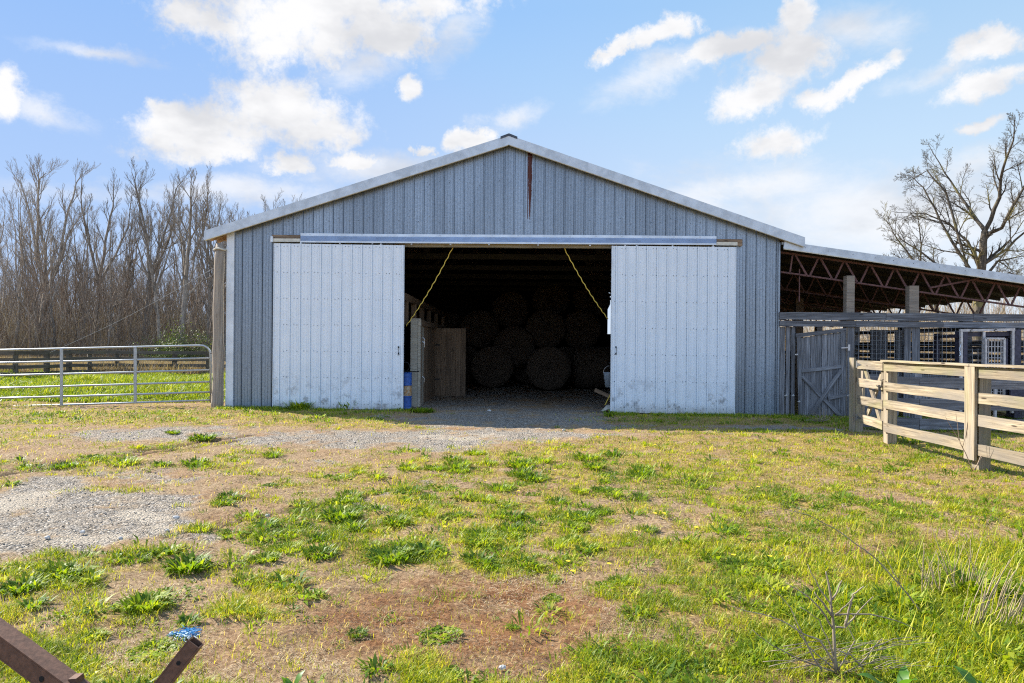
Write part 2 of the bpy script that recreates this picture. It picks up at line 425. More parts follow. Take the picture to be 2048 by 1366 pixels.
M['lush'] = leafmat('lush_green', [(0, (.06, .13, .010)), (.4, (.17, .27, .012)), (.75, (.34, .40, .02)), (1, (.55, .53, .09))], .5)
M['field'] = leafmat('field_green', [(0, (.05, .12, .01)), (.35, (.14, .22, .012)), (.7, (.28, .33, .02)), (1, (.46, .45, .08))])
M['straw'] = leafmat('straw_litter', [(0, (.05, .035, .025)), (.3, (.20, .13, .08)), (.6, (.42, .33, .20)), (1, (.58, .48, .33))], .15, .8)
M['brush'] = leafmat('undergrowth_twigs', [(0, (.06, .045, .035)), (.4, (.15, .115, .088)), (.8, (.27, .215, .165)), (1, (.40, .34, .27))], .1, .9)
M['dry'] = leafmat('dry_field_grass', [(0, (.18, .12, .07)), (.5, (.33, .25, .17)), (1, (.50, .41, .30))], .25, .9)
M['shrub'] = leafmat('evergreen_shrub', [(0, (.03, .06, .012)), (.6, (.08, .13, .02)), (1, (.18, .2, .04))], .3, .6)
M['petal'] = simple('dandelion_petal', (.85, .62, .02), .6, 0, .1)

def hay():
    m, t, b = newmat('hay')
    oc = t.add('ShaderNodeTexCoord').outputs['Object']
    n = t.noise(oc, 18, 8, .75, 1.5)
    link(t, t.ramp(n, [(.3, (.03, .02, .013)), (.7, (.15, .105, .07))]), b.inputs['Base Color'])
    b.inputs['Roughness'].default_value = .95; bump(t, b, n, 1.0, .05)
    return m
M['hay'] = hay()

# ------------------------------------------------------------------ the ground's cover: where gravel, bare soil and grass lie
def blob(px, py, rx, ry, amp=1.0):
    c = G(px, py); y0 = G(px, py+ry).y; y1 = G(px, max(py-ry, 735)).y
    return (c.x, c.y, rx*c.y/F, (y1-y0)/2, amp)
GRAV = [blob(1570,855,150,4,.9), blob(1020,838,225,20), blob(760,880,290,18), blob(1040,868,190,12,.9), blob(300,872,155,12,.9), blob(170,1035,230,58,1.15), blob(30,1000,90,60,1.1),
        blob(400,1075,90,22,.6), blob(620,925,80,14,.35), blob(330,950,120,15,.4), blob(1190,850,120,8,.8), blob(700,1010,80,15,.3)]
DUST = [blob(40,1005,90,24), blob(290,1030,70,14,.8), blob(930,877,70,7), blob(120,1075,100,16,.7), blob(300,1055,60,12,.6)]
SOIL = [blob(240,935,300,34,.9), blob(520,960,230,60,.55), blob(90,855,200,18,.8), blob(1000,1230,330,95,1.15), blob(1160,1300,240,80,.6), blob(620,1290,260,80,.8),
        blob(250,815,150,8,1.1), blob(150,860,150,7,.5), blob(1650,1095,80,12,1.0), blob(420,1190,160,40,.25), blob(560,1075,130,40,.5), blob(1560,1000,120,18,.35),
        blob(1250,960,140,25,.25), blob(230,1140,200,14,.5), blob(200,1250,160,35,.45), blob(740,1200,180,45,.6), blob(860,960,140,18,.3), blob(1850,1010,160,24,.35), blob(1130,1050,100,10,.4)]
LUSH = [blob(230,838,300,12,1.1), blob(20,815,90,12,1.0), blob(600,838,220,12,.9), blob(1450,842,260,7,1.0), blob(1560,1010,280,60,.2), blob(1950,1230,220,120,.5), blob(1750,1290,260,80,.3),
        blob(640,1050,80,40,.7), blob(860,1100,190,30,.6), blob(240,1120,180,40,.5), blob(80,1160,120,40,.5), blob(280,1200,150,40,.4), blob(1400,900,400,30,.2), blob(1850,900,140,30,.5), blob(1250,930,200,25,.3)]
def field_sum(x, y, blobs):
    s = np.zeros_like(x)
    for (cx, cy, rx, ry, a) in blobs:
        d2 = ((x-cx)/rx)**2+((y-cy)/ry)**2
        s = np.maximum(s, a*np.exp(-d2*d2*0.7))
    return s
def masks(x, y):
    x = np.asarray(x, float); y = np.asarray(y, float)
    wx = x+(fbm(x*1.3, y*1.3, 21, 4)-.5)*1.1; wy = y+(fbm(x*1.1, y*1.1, 51, 4)-.5)*0.9
    n = fbm(x*2.2, y*2.2, 5, 5, .6); n2 = fbm(x*.8, y*.8, 71, 4)
    gr = field_sum(wx, wy, GRAV)
    inside = sstep(y, 15.2, 15.7)*sstep(-np.abs(x+.2), -6.4, -6.2)*(1-sstep(y, 34, 34.5))
    gr = np.maximum(gr, inside*.7)
    grv = sstep(gr+(n-.5)*1.7+(fbm(x*9, y*9, 81, 3)-.5)*.9, .3, .95)
    du = field_sum(wx, wy, DUST); duv = sstep(du+(n-.5)*.9, .4, .8)
    so = field_sum(wx, wy, SOIL)
    so = np.maximum(so, inside)
    lu = field_sum(wx, wy, LUSH)
    right = sstep(x/np.maximum(y, 1), -.16, .08)
    n3 = fbm(x*5, y*5, 35, 3); base = .60+.05*right+(n-.5)*1.5+(n2-.5)*.5+(n3-.5)*.8
    base = base+lu*.5-so*np.where(y > 6.2, .15, .78)-gr*.8
    field = sstep(y, 16.9, 17.6)*(1-sstep(y, 29, 33))*(1-inside)
    fso = field_sum(wx, wy, SOIL[6:8])
    green = np.clip(base*(1-field)+field*(1.2-1.5*fso), 0, 1.2)
    far = sstep(y, 29, 32)
    rut = np.zeros_like(x)
    a = G(0, 952); b = G(470, 884)
    for off in (0.0, .55):
        t = np.clip((x-a.x)/(b.x-a.x), -.3, 1.05); yc = a.y+(b.y-a.y)*t+off*1.0
        rut = np.maximum(rut, np.exp(-((y-yc+(n-.5)*.5)/.13)**2)*(t < 1.04))
    a = G(380, 1062); b = G(760, 985)
    t = (x-a.x)/(b.x-a.x); yc = a.y+(b.y-a.y)*t
    rut = np.maximum(rut, np.exp(-((y-yc+(n-.5)*.4)/.07)**2)*((t > -.1) & (t < 1)))
    red = field_sum(wx, wy, [SOIL[3], SOIL[4], SOIL[8]])+np.maximum(0, fbm(x*.7, y*.7, 131, 3)-.62)*2*right
    return dict(red=np.clip(red, 0, 1), gravel=grv, dust=duv*grv, green=green, far=far, rut=rut, so=so, lu=lu, inside=inside)

def build_ground():
    xs = np.concatenate([-np.geomspace(1500, 14, 26), np.arange(-13.5, 13.5, .055), np.geomspace(14, 1500, 26)])
    ys = np.concatenate([-np.geomspace(400, 1, 10), np.arange(0, 2.2, .3), np.arange(2.3, 8, .03), np.arange(8, 17, .05), np.arange(17, 34, .25), np.geomspace(34.5, 2500, 40)])
    X, Y = np.meshgrid(xs, ys); x = X.ravel(); y = Y.ravel()
    z = ground_z(x, y); mk = masks(x, y)
    z = z-0.055*mk['rut']+(fbm(x*13, y*13, 33, 2)-.5)*.034*(1-sstep(y, 14, 20))+.012*np.clip(mk['green'], 0, 1)
    nx, ny = len(xs), len(ys)
    co = np.stack([x, y, z], 1)
    i = np.arange(ny-1)[:, None]*nx+np.arange(nx-1)[None, :]
    q = np.stack([i, i+1, i+nx+1, i+nx], -1).reshape(-1, 4)
    me = bpy.data.meshes.new('ground'); me.vertices.add(len(co)); me.vertices.foreach_set('co', co.ravel())
    me.loops.add(q.size); me.loops.foreach_set('vertex_index', q.ravel().astype(np.int32))
    me.polygons.add(len(q)); me.polygons.foreach_set('loop_start', np.arange(0, q.size, 4, dtype=np.int32))
    me.update(calc_edges=True)
    me.polygons.foreach_set('use_smooth', np.ones(len(q), bool))
    for nm in ('gravel', 'dust', 'green', 'far', 'rut', 'red'):
        a = me.attributes.new('m_'+nm, 'FLOAT', 'POINT'); a.data.foreach_set('value', mk[nm].astype(np.float32))
    m, t, b = newmat('ground')
    oc = t.add('ShaderNodeTexCoord').outputs['Object']
    A = {k: t.attr('m_'+k).outputs['Fac'] for k in ('gravel', 'dust', 'green', 'far', 'rut', 'red')}
    nf = t.noise(oc, 38, 6, .75); nm_ = t.noise(oc, 6, 6, .65); nl = t.noise(oc, 1.1, 4)
    soil = t.ramp(nf, [(.28, (.09, .052, .028)), (.42, (.22, .14, .077)), (.56, (.37, .26, .15)), (.72, (.56, .44, .285))])
    red = t.mix(t.math('MAXIMUM', t.mr(nl, .45, .65, 0, .35), t.math('MULTIPLY', A['red'], t.mr(nm_, .3, .6, .35, .9))), soil, t.mix(1.0, soil, (.72, .47, .33), 'MULTIPLY'))
    vo = t.add('ShaderNodeTexVoronoi', {'Vector': oc, 'Scale': 62.0})
    vs = t.add('ShaderNodeSeparateColor', {0: vo.outputs['Color']}).outputs[0]
    gcol = t.ramp(vs, [(0, (.09, .08, .07)), (.45, (.25, .225, .195)), (.8, (.38, .345, .30)), (1, (.56, .51, .45))])
    gcol = t.mix(t.mr(nm_, .38, .62, 0, .7), gcol, t.mix(.5, gcol, (.46, .36, .25)))
    gcol = t.mix(t.math('MULTIPLY', A['dust'], .75), gcol, (.50, .43, .34))
    turf = t.ramp(nf, [(.28, (.06, .035, .015)), (.43, (.19, .12, .04)), (.56, (.37, .26, .08)), (.7, (.58, .44, .21))])
    base = t.mix(t.mr(t.math('ADD', A['green'], t.math('MULTIPLY', t.math('SUBTRACT', nm_, .5), 1.1)), .32, .75), red, turf)
    base = t.mix(t.math('MULTIPLY', A['gravel'], t.mr(nm_, .25, .4)), base, gcol)
    farc = t.ramp(t.noise(t.mapping(oc, scale=(1, .3, 1)), 2.0, 5), [(.3, (.22, .15, .09)), (.7, (.42, .32, .21))])
    base = t.mix(A['far'], base, farc)
    base = t.mix(t.math('MULTIPLY', A['rut'], .85), base, (.10, .06, .038))
    link(t, base, b.inputs['Base Color']); b.inputs['Roughness'].default_value = .95; b.inputs['Specular IOR Level'].default_value = .15
    hh = t.math('ADD', nf, t.math('MULTIPLY', vo.outputs['Distance'], t.math('MULTIPLY', A['gravel'], -1.2)))
    bump(t, b, t.math('ADD', hh, t.math('MULTIPLY', nm_, .7)), .9, .03)
    me.materials.append(m)
    o = bpy.data.objects.new('ground', me); COL.objects.link(o); tag(o, kind='structure')
build_ground()

# ------------------------------------------------------------------ leaves and blades in bulk
def leaf_mesh(name, p, az, e1, e2, L, w0, w1, rnd, mat, parent=None, twist=None):
    """p (N,3) roots, az heading, e1/e2 elevation of lower/upper half, L length, w0 root width, w1 widest"""
    N = len(p)
    d = np.stack([np.cos(az), np.sin(az), np.zeros(N)], 1)
    tw = np.zeros(N) if twist is None else twist
    s = np.stack([-np.sin(az+tw), np.cos(az+tw), np.zeros(N)], 1); up = np.array([0, 0, 1.0])
    mid = p+.5*L[:, None]*(np.cos(e1)[:, None]*d+np.sin(e1)[:, None]*up)
    tip = mid+.5*L[:, None]*(np.cos(e2)[:, None]*d+np.sin(e2)[:, None]*up)
    v = np.empty((N, 5, 3))
    v[:, 0] = p-s*w0[:, None]/2; v[:, 1] = p+s*w0[:, None]/2
    v[:, 2] = mid-s*w1[:, None]/2; v[:, 3] = mid+s*w1[:, None]/2; v[:, 4] = tip
    base = (np.arange(N)*5)[:, None]
    lo = (base+np.array([0, 1, 3, 2, 2, 3, 4])[None, :]).ravel().astype(np.int32)
    st = (np.arange(N)*7)[:, None]+np.array([0, 4])[None, :]
    me = bpy.data.meshes.new(name); me.vertices.add(N*5); me.vertices.foreach_set('co', v.ravel())
    me.loops.add(len(lo)); me.loops.foreach_set('vertex_index', lo)
    me.polygons.add(2*N); me.polygons.foreach_set('loop_start', st.ravel().astype(np.int32))
    me.update(calc_edges=True)
    a = me.attributes.new('rnd', 'FLOAT', 'POINT'); a.data.foreach_set('value', np.repeat(rnd, 5).astype(np.float32))
    me.materials.append(mat)
    o = bpy.data.objects.new(name, me); COL.objects.link(o)
    if parent is not None: o.parent = parent
    return o
U = lambda a, b, n: RNG.uniform(a, b, n)
def frustum(n, y0, y1, power=1.0, margin=1.12):
    """ground points spread so that nearer strips get more, in the part of the yard the photo can see"""
    y = 1/(U(1/y1**power, 1/y0**power, n))**(1/power)
    x = U(-.75*margin, .75*margin, n)*y
    return x, y
def blocked(x, y):
    b = (y > 15.35) & (x > -6.55) & (x < 6.15)
    return b

def make_turf():
    # short turf
    N = 520000
    x, y = frustum(N, 2.6, 16.5, 1.15)
    mk = masks(x, y); g = mk['green']
    tuft = fbm(x*7, y*7, 91, 3, .6)
    keep = (RNG.random(N) < np.clip((g-.22)*1.5, 0, 1)*sstep(tuft, .3, .55)) & ~blocked(x, y)
    keep |= (RNG.random(N) < .03) & (mk['gravel'] < .4) & ~blocked(x, y)
    x, y, g, tuft, lu = x[keep], y[keep], g[keep], tuft[keep], mk['lu'][keep]; n = len(x)
    dist = np.clip(y/6, .7, 2.2)
    hgt = U(.014, .042, n)*(.6+1.1*tuft)*(1+.4*lu)*(1+.12*dist)
    col = np.clip(U(.1, .85, n)+(.5-g)*.45+(fbm(x*1.5, y*1.5, 13, 3)-.5)*1.0-.15*lu, 0, 1)
    p = np.stack([x, y, ground_z(x, y)], 1)
    o = leaf_mesh('grass', p, U(0, 6.283, n), U(.7, 1.45, n), U(.1, 1.1, n), hgt*1.25, .004*dist*U(.6, 1.2, n), .0045*dist*U(.6, 1.3, n), col, M['grass'])
    tag(o, 'patchy short yellow-green grass growing over the yard', 'grass', kind='stuff')
make_turf()
def make_tufts():
    N = 5200
    x, y = frustum(N, 2.7, 15, 1.0); mk = masks(x, y)
    keep = (RNG.random(N) < np.clip((mk['green']-.25)*1.0, .0, 1)*sstep(fbm(x*2.5, y*2.5, 19, 3), .35, .6)+.03*(mk['gravel'] < .5)) & ~blocked(x, y)
    x, y = x[keep], y[keep]; n = len(x); k = 34
    rad = U(.03, .09, n)*(1+.03*y); a = U(0, 6.283, n*k); r = np.sqrt(RNG.random(n*k))*np.repeat(rad, k)
    X = np.repeat(x, k)+r*np.cos(a); Y_ = np.repeat(y, k)+r*np.sin(a)*.8
    L = np.repeat(rad, k)*U(.5, 1.25, n*k)*np.clip(1.25-r/np.repeat(rad, k)*.6, .4, 1.2)
    dist = np.clip(np.repeat(y, k)/6, .7, 2.0)
    c = np.clip(np.repeat(U(.0, .62, n), k)+U(-.12, .25, n*k), 0, 1)
    o = leaf_mesh('grass_tufts', np.stack([X, Y_, ground_z(X, Y_)], 1), a+U(-.9, .9, n*k), U(.7, 1.45, n*k), U(.0, 1.1, n*k), L, .0035*dist, .005*dist, c, M['grass'])
    tag(o, 'small raised grass tufts dotted through the patchy turf', 'grass', kind='stuff')
make_tufts()

def rosette(cx, cy, rad, n, kind):
    """roots, headings ... of one weed clump; kind 0 narrow leaves, 1 broad rosette, 2 clover-like"""
    r = rad*np.sqrt(RNG.random(n))*(.85 if kind == 0 else .6 if kind == 1 else 1.0); a = U(0, 6.283, n)
    px, py = cx+r*np.cos(a), cy+r*np.sin(a)
    out = a+U(-.7, .7, n)
    if kind == 0: L = rad*U(.35, .8, n); e1 = U(.5, 1.4, n); e2 = U(-.5, .9, n); w0 = L*.06; w1 = L*U(.10, .17, n)
    elif kind == 1: L = rad*U(.45, 1.0, n); e1 = U(.3, 1.25, n); e2 = U(-.8, .6, n); w0 = L*.06; w1 = L*U(.13, .22, n)
    else: L = rad*U(.15, .3, n); e1 = U(.2, 1.3, n); e2 = U(-1.0, .3, n); w0 = L*.1; w1 = L*U(.5, .8, n)
    return px, py, out, e1, e2, L, w0, w1
def cat_ros(lst):
    return [np.concatenate([l[k] for l in lst]) for k in range(8)]
def make_weeds():
    N = 24000
    x, y = frustum(N, 2.7, 15.2, .9)
    mk = masks(x, y); n2 = fbm(x*1.6, y*1.6, 44, 3)
    keep = (RNG.random(N) < np.clip((mk['green']-.34)*.8+.3*mk['lu'], .02, .8)*sstep(n2, .3, .62)) & ~blocked(x, y) & (mk['gravel'] < .5)
    x, y, lu = x[keep], y[keep], mk['lu'][keep]
    for nm, mt, kinds, lab, sel in (('low_weeds', M['lush'], (0, 0, 1), 'scattered small green broad-leaved weeds in the turf', 0), ('clover_patches', M['field'], (2, 2), 'small flat clover patches between the grass', 1)):
        L = []
        cols = []
        for i in range(len(x)):
            if (i % 3 == 2) != (sel == 1): continue
            k = random.choice(kinds); rad = random.uniform(.03, .085)*random.choice((.8, 1, 1.1, 1.5))*(1+.3*lu[i])*(1+.03*y[i]); n = random.randint(14, 30) if k < 2 else 45
            L.append(rosette(x[i], y[i], rad, n, k)); cols.append(np.clip(random.random()*.6+U(-.1, .4, n), 0, 1))
        q = cat_ros(L); p = np.stack([q[0], q[1], ground_z(q[0], q[1])+.004], 1)
        tag(leaf_mesh(nm, p, q[2], q[3], q[4], q[5], q[6], q[7], np.concatenate(cols), mt), lab, 'weeds', kind='stuff')
make_weeds()

def make_straw():
    N = 110000
    x, y = frustum(N, 2.6, 13, 1.3)
    mk = masks(x, y); keep = (RNG.random(N) < np.clip(1.0-mk['green']*.85, .08, 1)*(1-.75*mk['gravel'])*sstep(fbm(x*3, y*3, 61, 4), .3, .6)) & ~blocked(x, y)
    x, y = x[keep], y[keep]; n = len(x)
    p = np.stack([x, y, ground_z(x, y)+U(.004, .018, n)], 1); s = np.clip(y/5, .6, 2)
    o = leaf_mesh('straw_litter', p, U(0, 6.283, n), U(-.05, .5, n), U(-.5, .4, n), U(.012, .05, n)*s, .0022*s, .0028*s, np.clip(RNG.random(n)*.8+.1+(fbm(x*2.2, y*2.2, 141, 3)-.5)*1.9, 0, 1), M['straw'])
    tag(o, 'pale dry straw and dead grass bits lying on the bare soil', 'straw', kind='stuff')
make_straw()

def make_pebbles():
    N = 60000
    x, y = frustum(N, 3.2, 16.5, 1.1)
    mk = masks(x, y); keep = (RNG.random(N) < np.clip(mk['gravel']-.1, .008, .55)) & (~blocked(x, y) | (np.abs(x-.2) < 2.2))
    x, y = x[keep], y[keep]; n = len(x); r = (.0028+.0085*RNG.random(n)**4)*np.clip(y/6, .7, 1.5)
    dirs = np.array([[1, 0, 0], [0, 1, 0], [-1, 0, 0], [0, -1, 0], [0, 0, .7], [0, 0, -.7]])
    v = dirs[None]*r[:, None, None]*U(.6, 1.3, (n, 6))[..., None] if False else dirs[None]*r[:, None, None]*RNG.uniform(.6, 1.4, (n, 6, 1))
    a = U(0, 6.28, n); c, s = np.cos(a)[:, None], np.sin(a)[:, None]
    vx = v[..., 0]*c-v[..., 1]*s; vy = v[..., 0]*s+v[..., 1]*c
    v = np.stack([vx+x[:, None], vy+y[:, None], v[..., 2]+(ground_z(x, y)+r*.3+.004)[:, None]], -1)
    tri = np.array([[0, 1, 4], [1, 2, 4], [2, 3, 4], [3, 0, 4], [1, 0, 5], [2, 1, 5], [3, 2, 5], [0, 3, 5]])
    f = (np.arange(n)*6)[:, None, None]+tri[None]
    me = bpy.data.meshes.new('gravel'); me.vertices.add(n*6); me.vertices.foreach_set('co', v.ravel())
    me.loops.add(f.size); me.loops.foreach_set('vertex_index', f.ravel().astype(np.int32))
    me.polygons.add(n*8); me.polygons.foreach_set('loop_start', np.arange(0, f.size, 3, dtype=np.int32)); me.update(calc_edges=True)
    a_ = me.attributes.new('rnd', 'FLOAT', 'POINT'); a_.data.foreach_set('value', np.repeat(RNG.random(n), 6).astype(np.float32))
    m, t, b = newmat('pebble'); link(t, t.ramp(t.attr('rnd').outputs['Fac'], [(0, (.10, .09, .08)), (.6, (.28, .255, .225)), (1, (.52, .48, .43))]), b.inputs['Base Color']); b.inputs['Roughness'].default_value = .9
    me.materials.append(m); o = bpy.data.objects.new('gravel', me); COL.objects.link(o)
    tag(o, 'loose grey gravel strewn over the drive and yard', 'gravel', kind='stuff')
make_pebbles()

def make_field():
    n0 = 90000
    y = U(16.6, 31, n0); x = U(-.80, -.40, n0)*y
    mk = masks(x, y); keep = (RNG.random(n0) < mk['green']) & (x < -6.75)
    x, y = x[keep], y[keep]; n = len(x); t = fbm(x*1.2, y*1.2, 77, 3)
    p = np.stack([x, y, ground_z(x, y)], 1)
    o = leaf_mesh('field_grass', p, U(0, 6.283, n), U(.7, 1.5, n), U(.1, 1.3, n), U(.08, .26, n)*(.2+1.5*t*t*1.6), U(.01, .02, n), U(.012, .03, n), np.clip(RNG.random(n)*.7+t*.5-.1, 0, 1), M['field'])
    tag(o, 'lush bright green grass in the paddock beyond the metal gate', 'grass', kind='stuff')
    n = 60000; y = U(30.5, 47, n); x = U(-.85, -.38, n)*y; p = np.stack([x, y, ground_z(x, y)], 1)
    o = leaf_mesh('dry_grass', p, U(0, 6.283, n), U(.9, 1.5, n), U(.4, 1.4, n), U(.25, .8, n), U(.01, .02, n), U(.012, .025, n), RNG.random(n), M['dry'])
    tag(o, 'tall tan dry grass between the paddock fence and the wood', 'grass', kind='stuff')
    n = 9000; y = U(12.6, 16, n); x = U(6.2, 14, n); p = np.stack([x, y, ground_z(x, y)], 1)
    o = leaf_mesh('pen_grass', p, U(0, 6.283, n), U(.6, 1.4, n), U(0, 1.1, n), U(.03, .12, n), U(.006, .012, n), U(.008, .018, n), RNG.random(n)*.7, M['lush'])
    tag(o, 'dark green grass along the foot of the pen wall', 'grass', kind='stuff')
    # thin shaded strip right along the barn's front
    n = 16000; x = U(-6.5, 6.3, n); y = 15.28-np.abs(RNG.normal(0, .28, n))
    k = (x < -2.1) | (x > 2.25); x, y = x[k], y[k]; k = RNG.random(len(x)) < sstep(fbm(x*2, y*2, 15, 3), .3, .6); x, y = x[k], y[k]; n = len(x)
    p = np.stack([x, y, ground_z(x, y)], 1)
    o = leaf_mesh('foundation_grass', p, U(0, 6.283, n), U(.7, 1.45, n), U(0, 1.2, n), U(.03, .12, n), U(.005, .010, n), U(.006, .013, n), RNG.random(n), M['lush'])
    tag(o, 'grass and weeds in the shade along the foot of the barn doors', 'grass', kind='stuff')
make_field()

# ------------------------------------------------------------------ BARN
YF = 15.5                                        # plane of the front wall
XL, XR = P(456, 690, YF).x, P(1557, 690, YF).x
RX = P(1018, 270, YF).x
ZR = P(1018, 284, YF).z                          # wall peak
ZL = P(470, 462, YF).z; ZRt = P(1557, 482, YF).z
YB = 34.0
def ztop(x): return .05+(ZL+(ZR-ZL)*(x-XL)/(RX-XL) if x < RX else ZR+(ZRt-ZR)*(x-RX)/(XR-RX))
OX0, OX1 = P(790, 690, YF).x, P(1240, 690, YF).x
OZ = P(1024, 492, YF).z
barn = thing('metal_barn', 'large grey ribbed metal barn with open white sliding doors', 'barn', (0, YF, 0))
gnd = lambda x: gz(x, YF)-.02
w = MB()
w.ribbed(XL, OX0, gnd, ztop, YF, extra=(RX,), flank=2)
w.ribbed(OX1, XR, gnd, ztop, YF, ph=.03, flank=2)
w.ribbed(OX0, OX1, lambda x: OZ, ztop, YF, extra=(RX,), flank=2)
for z in (1.0, 1.9, 2.8, 4.35, 5.2):
    x = XL+.2
    while x < XR-.1:
        if z < ztop(x)-.1 and (z > OZ+.3 or x < OX0-3.05 or x > OX1+2.75):
            if random.random() < .75: w.disc((x+random.uniform(-.01, .01), YF-.024, z+random.uniform(-.08, .08)), (0, -1, 0), .009, 6, 1)
        x += .2286
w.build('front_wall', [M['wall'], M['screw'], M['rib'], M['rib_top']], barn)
# side and rear walls
def side_wall(xx, ztopv, name):
    m = MB(); m.v += [(xx, YF, gnd(xx)), (xx, YB, -.1), (xx, YB, ztopv), (xx, YF, ztopv)]; m.face((0, 1, 2, 3), None)
    m.v += [(xx+.02*(-1 if xx > 0 else 1), YF+.01, gnd(xx)), (xx+.02*(-1 if xx > 0 else 1), YB, -.1), (xx+.02*(-1 if xx > 0 else 1), YB, ztopv), (xx+.02*(-1 if xx > 0 else 1), YF+.01, ztopv)]
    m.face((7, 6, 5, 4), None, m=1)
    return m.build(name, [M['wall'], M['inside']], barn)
side_wall(XL, ztop(XL+.01), 'side_wall'); side_wall(XR, ztop(XR-.01), 'side_wall')
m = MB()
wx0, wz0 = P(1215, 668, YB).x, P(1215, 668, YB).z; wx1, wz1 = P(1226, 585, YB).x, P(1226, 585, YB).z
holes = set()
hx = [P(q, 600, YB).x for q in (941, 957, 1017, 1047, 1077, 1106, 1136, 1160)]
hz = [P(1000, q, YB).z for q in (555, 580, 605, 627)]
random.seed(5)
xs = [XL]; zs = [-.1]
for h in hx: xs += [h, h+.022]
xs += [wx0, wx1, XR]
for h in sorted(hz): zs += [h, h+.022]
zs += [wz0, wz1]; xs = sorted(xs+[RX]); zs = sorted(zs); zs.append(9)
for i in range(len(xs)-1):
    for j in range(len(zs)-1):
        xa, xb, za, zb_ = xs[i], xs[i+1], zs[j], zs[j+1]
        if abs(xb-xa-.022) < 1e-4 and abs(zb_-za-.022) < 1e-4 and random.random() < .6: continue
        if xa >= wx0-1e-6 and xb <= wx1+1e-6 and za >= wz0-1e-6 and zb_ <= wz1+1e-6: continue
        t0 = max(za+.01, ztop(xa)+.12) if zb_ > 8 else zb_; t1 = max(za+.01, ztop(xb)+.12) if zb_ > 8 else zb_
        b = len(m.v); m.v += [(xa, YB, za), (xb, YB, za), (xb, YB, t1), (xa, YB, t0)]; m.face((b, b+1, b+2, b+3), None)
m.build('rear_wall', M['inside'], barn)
# roof
e0 = P(409, 463, YF-.18); rg = P(1018, 272, YF-.18); e1 = P(1609, 476, YF-.18)
m = MB(); T = .05
for (a, b_) in ((e0, rg), (rg, e1)):
    yb = YB+.3
    k = len(m.v)
    m.v += [(a.x, YF-.17, a.z), (b_.x, YF-.17, b_.z), (b_.x, yb, b_.z), (a.x, yb, a.z),
            (a.x, YF-.17, a.z-T), (b_.x, YF-.17, b_.z-T), (b_.x, yb, b_.z-T), (a.x, yb, a.z-T)]
    m.face((k, k+1, k+2, k+3)); m.face((k+7, k+6, k+5, k+4), m=1); m.face((k, k+3, k+7, k+4) if a is e0 else (k+1, k+5, k+6, k+2)); m.face((k+4, k+5, k+1, k))
roof = m.build('roof', [M['roofm'], M['soffit']], barn)
m = MB()
for yk in np.arange(YF-.2, YB+.3, .9):
    pass
for sgn in (-1, 1):
    d = (e0-rg if sgn < 0 else e1-rg).normalized()*.2
    k = len(m.v); y0, y1 = YF-.22, YB+.3; up = Vector((0, 0, .03))
    for q in (rg+Vector((0, 0, .035)), rg+Vector((0, 0, .025))+d):
        for yq in (y0, y1):
            m.v.append((q.x, yq, q.z+.015))
    m.face((k, k+1, k+3, k+2) if sgn < 0 else (k, k+2, k+3, k+1))
    k = len(m.v)
    for q in (rg+Vector((0, 0, .045)), rg+Vector((0, 0, .035))+d): m.v += [(q.x, y0, q.z), (q.x, y0, q.z-.05)]
    m.face((k, k+1, k+3, k+2))
cap = m.build('ridge_cap', M['screw'], roof)
# rake fascia with its cream drip edge
for (a, b_) in ((e0, rg), (rg, e1)):
    m = MB(); a2 = a+Vector((0, 0, -.09)); b2 = b_+Vector((0, 0, -.09))
    h = .2
    # vertical-cut ends: a prism
    k = len(m.v); y0, y1 = YF-.21, YF-.172
    pts = [(a.x, a.z+.012), (b_.x, b_.z+.012), (b_.x, b_.z-h), (a.x, a.z-h)]
    for yq in (y0, y1):
        for (x, z) in pts: m.v.append((x, yq, z))
    m.face((k+3, k+2, k+1, k)); m.face((k+4, k+5, k+6, k+7)); m.face((k, k+1, k+5, k+4)); m.face((k+2, k+3, k+7, k+6)); m.face((k, k+4, k+7, k+3)); m.face((k+1, k+2, k+6, k+5))
    f = m.build('rake_fascia', M['fascia'], barn)
    m = MB(); dz = Vector((0, 0, -h+.004)); dl = (b_-a).normalized()*.02
    m.board(a+dz+Vector((0, .0, 0))+dl, b_+dz-dl, .028, .055)
    m.build('drip_edge', M['lip'], f)
# soffit lookouts and sub-fascia under the eaves
for (a, xw) in ((e0, XL), (e1, XR)):
    sg = 1 if a is e1 else -1; m = MB()
    m.board((xw+sg*.02, YF+.02, a.z+.02*0-.14+abs(a.x-xw)*.36), (a.x-sg*.04, YF+.02, a.z-.13), .13, .04)
    m.build('soffit_rafter', M['soffit'], barn)
    for k in range(18):
        yk = YF+.4+k*1.0; m = MB()
        m.board((xw+sg*.02, yk, a.z-.12+abs(a.x-xw)*.36), (a.x-sg*.03, yk, a.z-.12), .12, .04); m.build('soffit_rafter', M['soffit'], barn)
m = MB(); m.box((XL-.03, YF-.045, gz(XL, YF)-.02), (XL+.14, YF+.03, P(470, 454, YF).z-.02)); m.build('corner_trim', M['trim'], barn)
m = MB(); m.box((XR-.03, YF-.03, gz(XR, YF)-.02), (XR+.012, YF+.03, P(1557, 484, YF).z-.02)); m.build('corner_trim', M['wall'], barn)
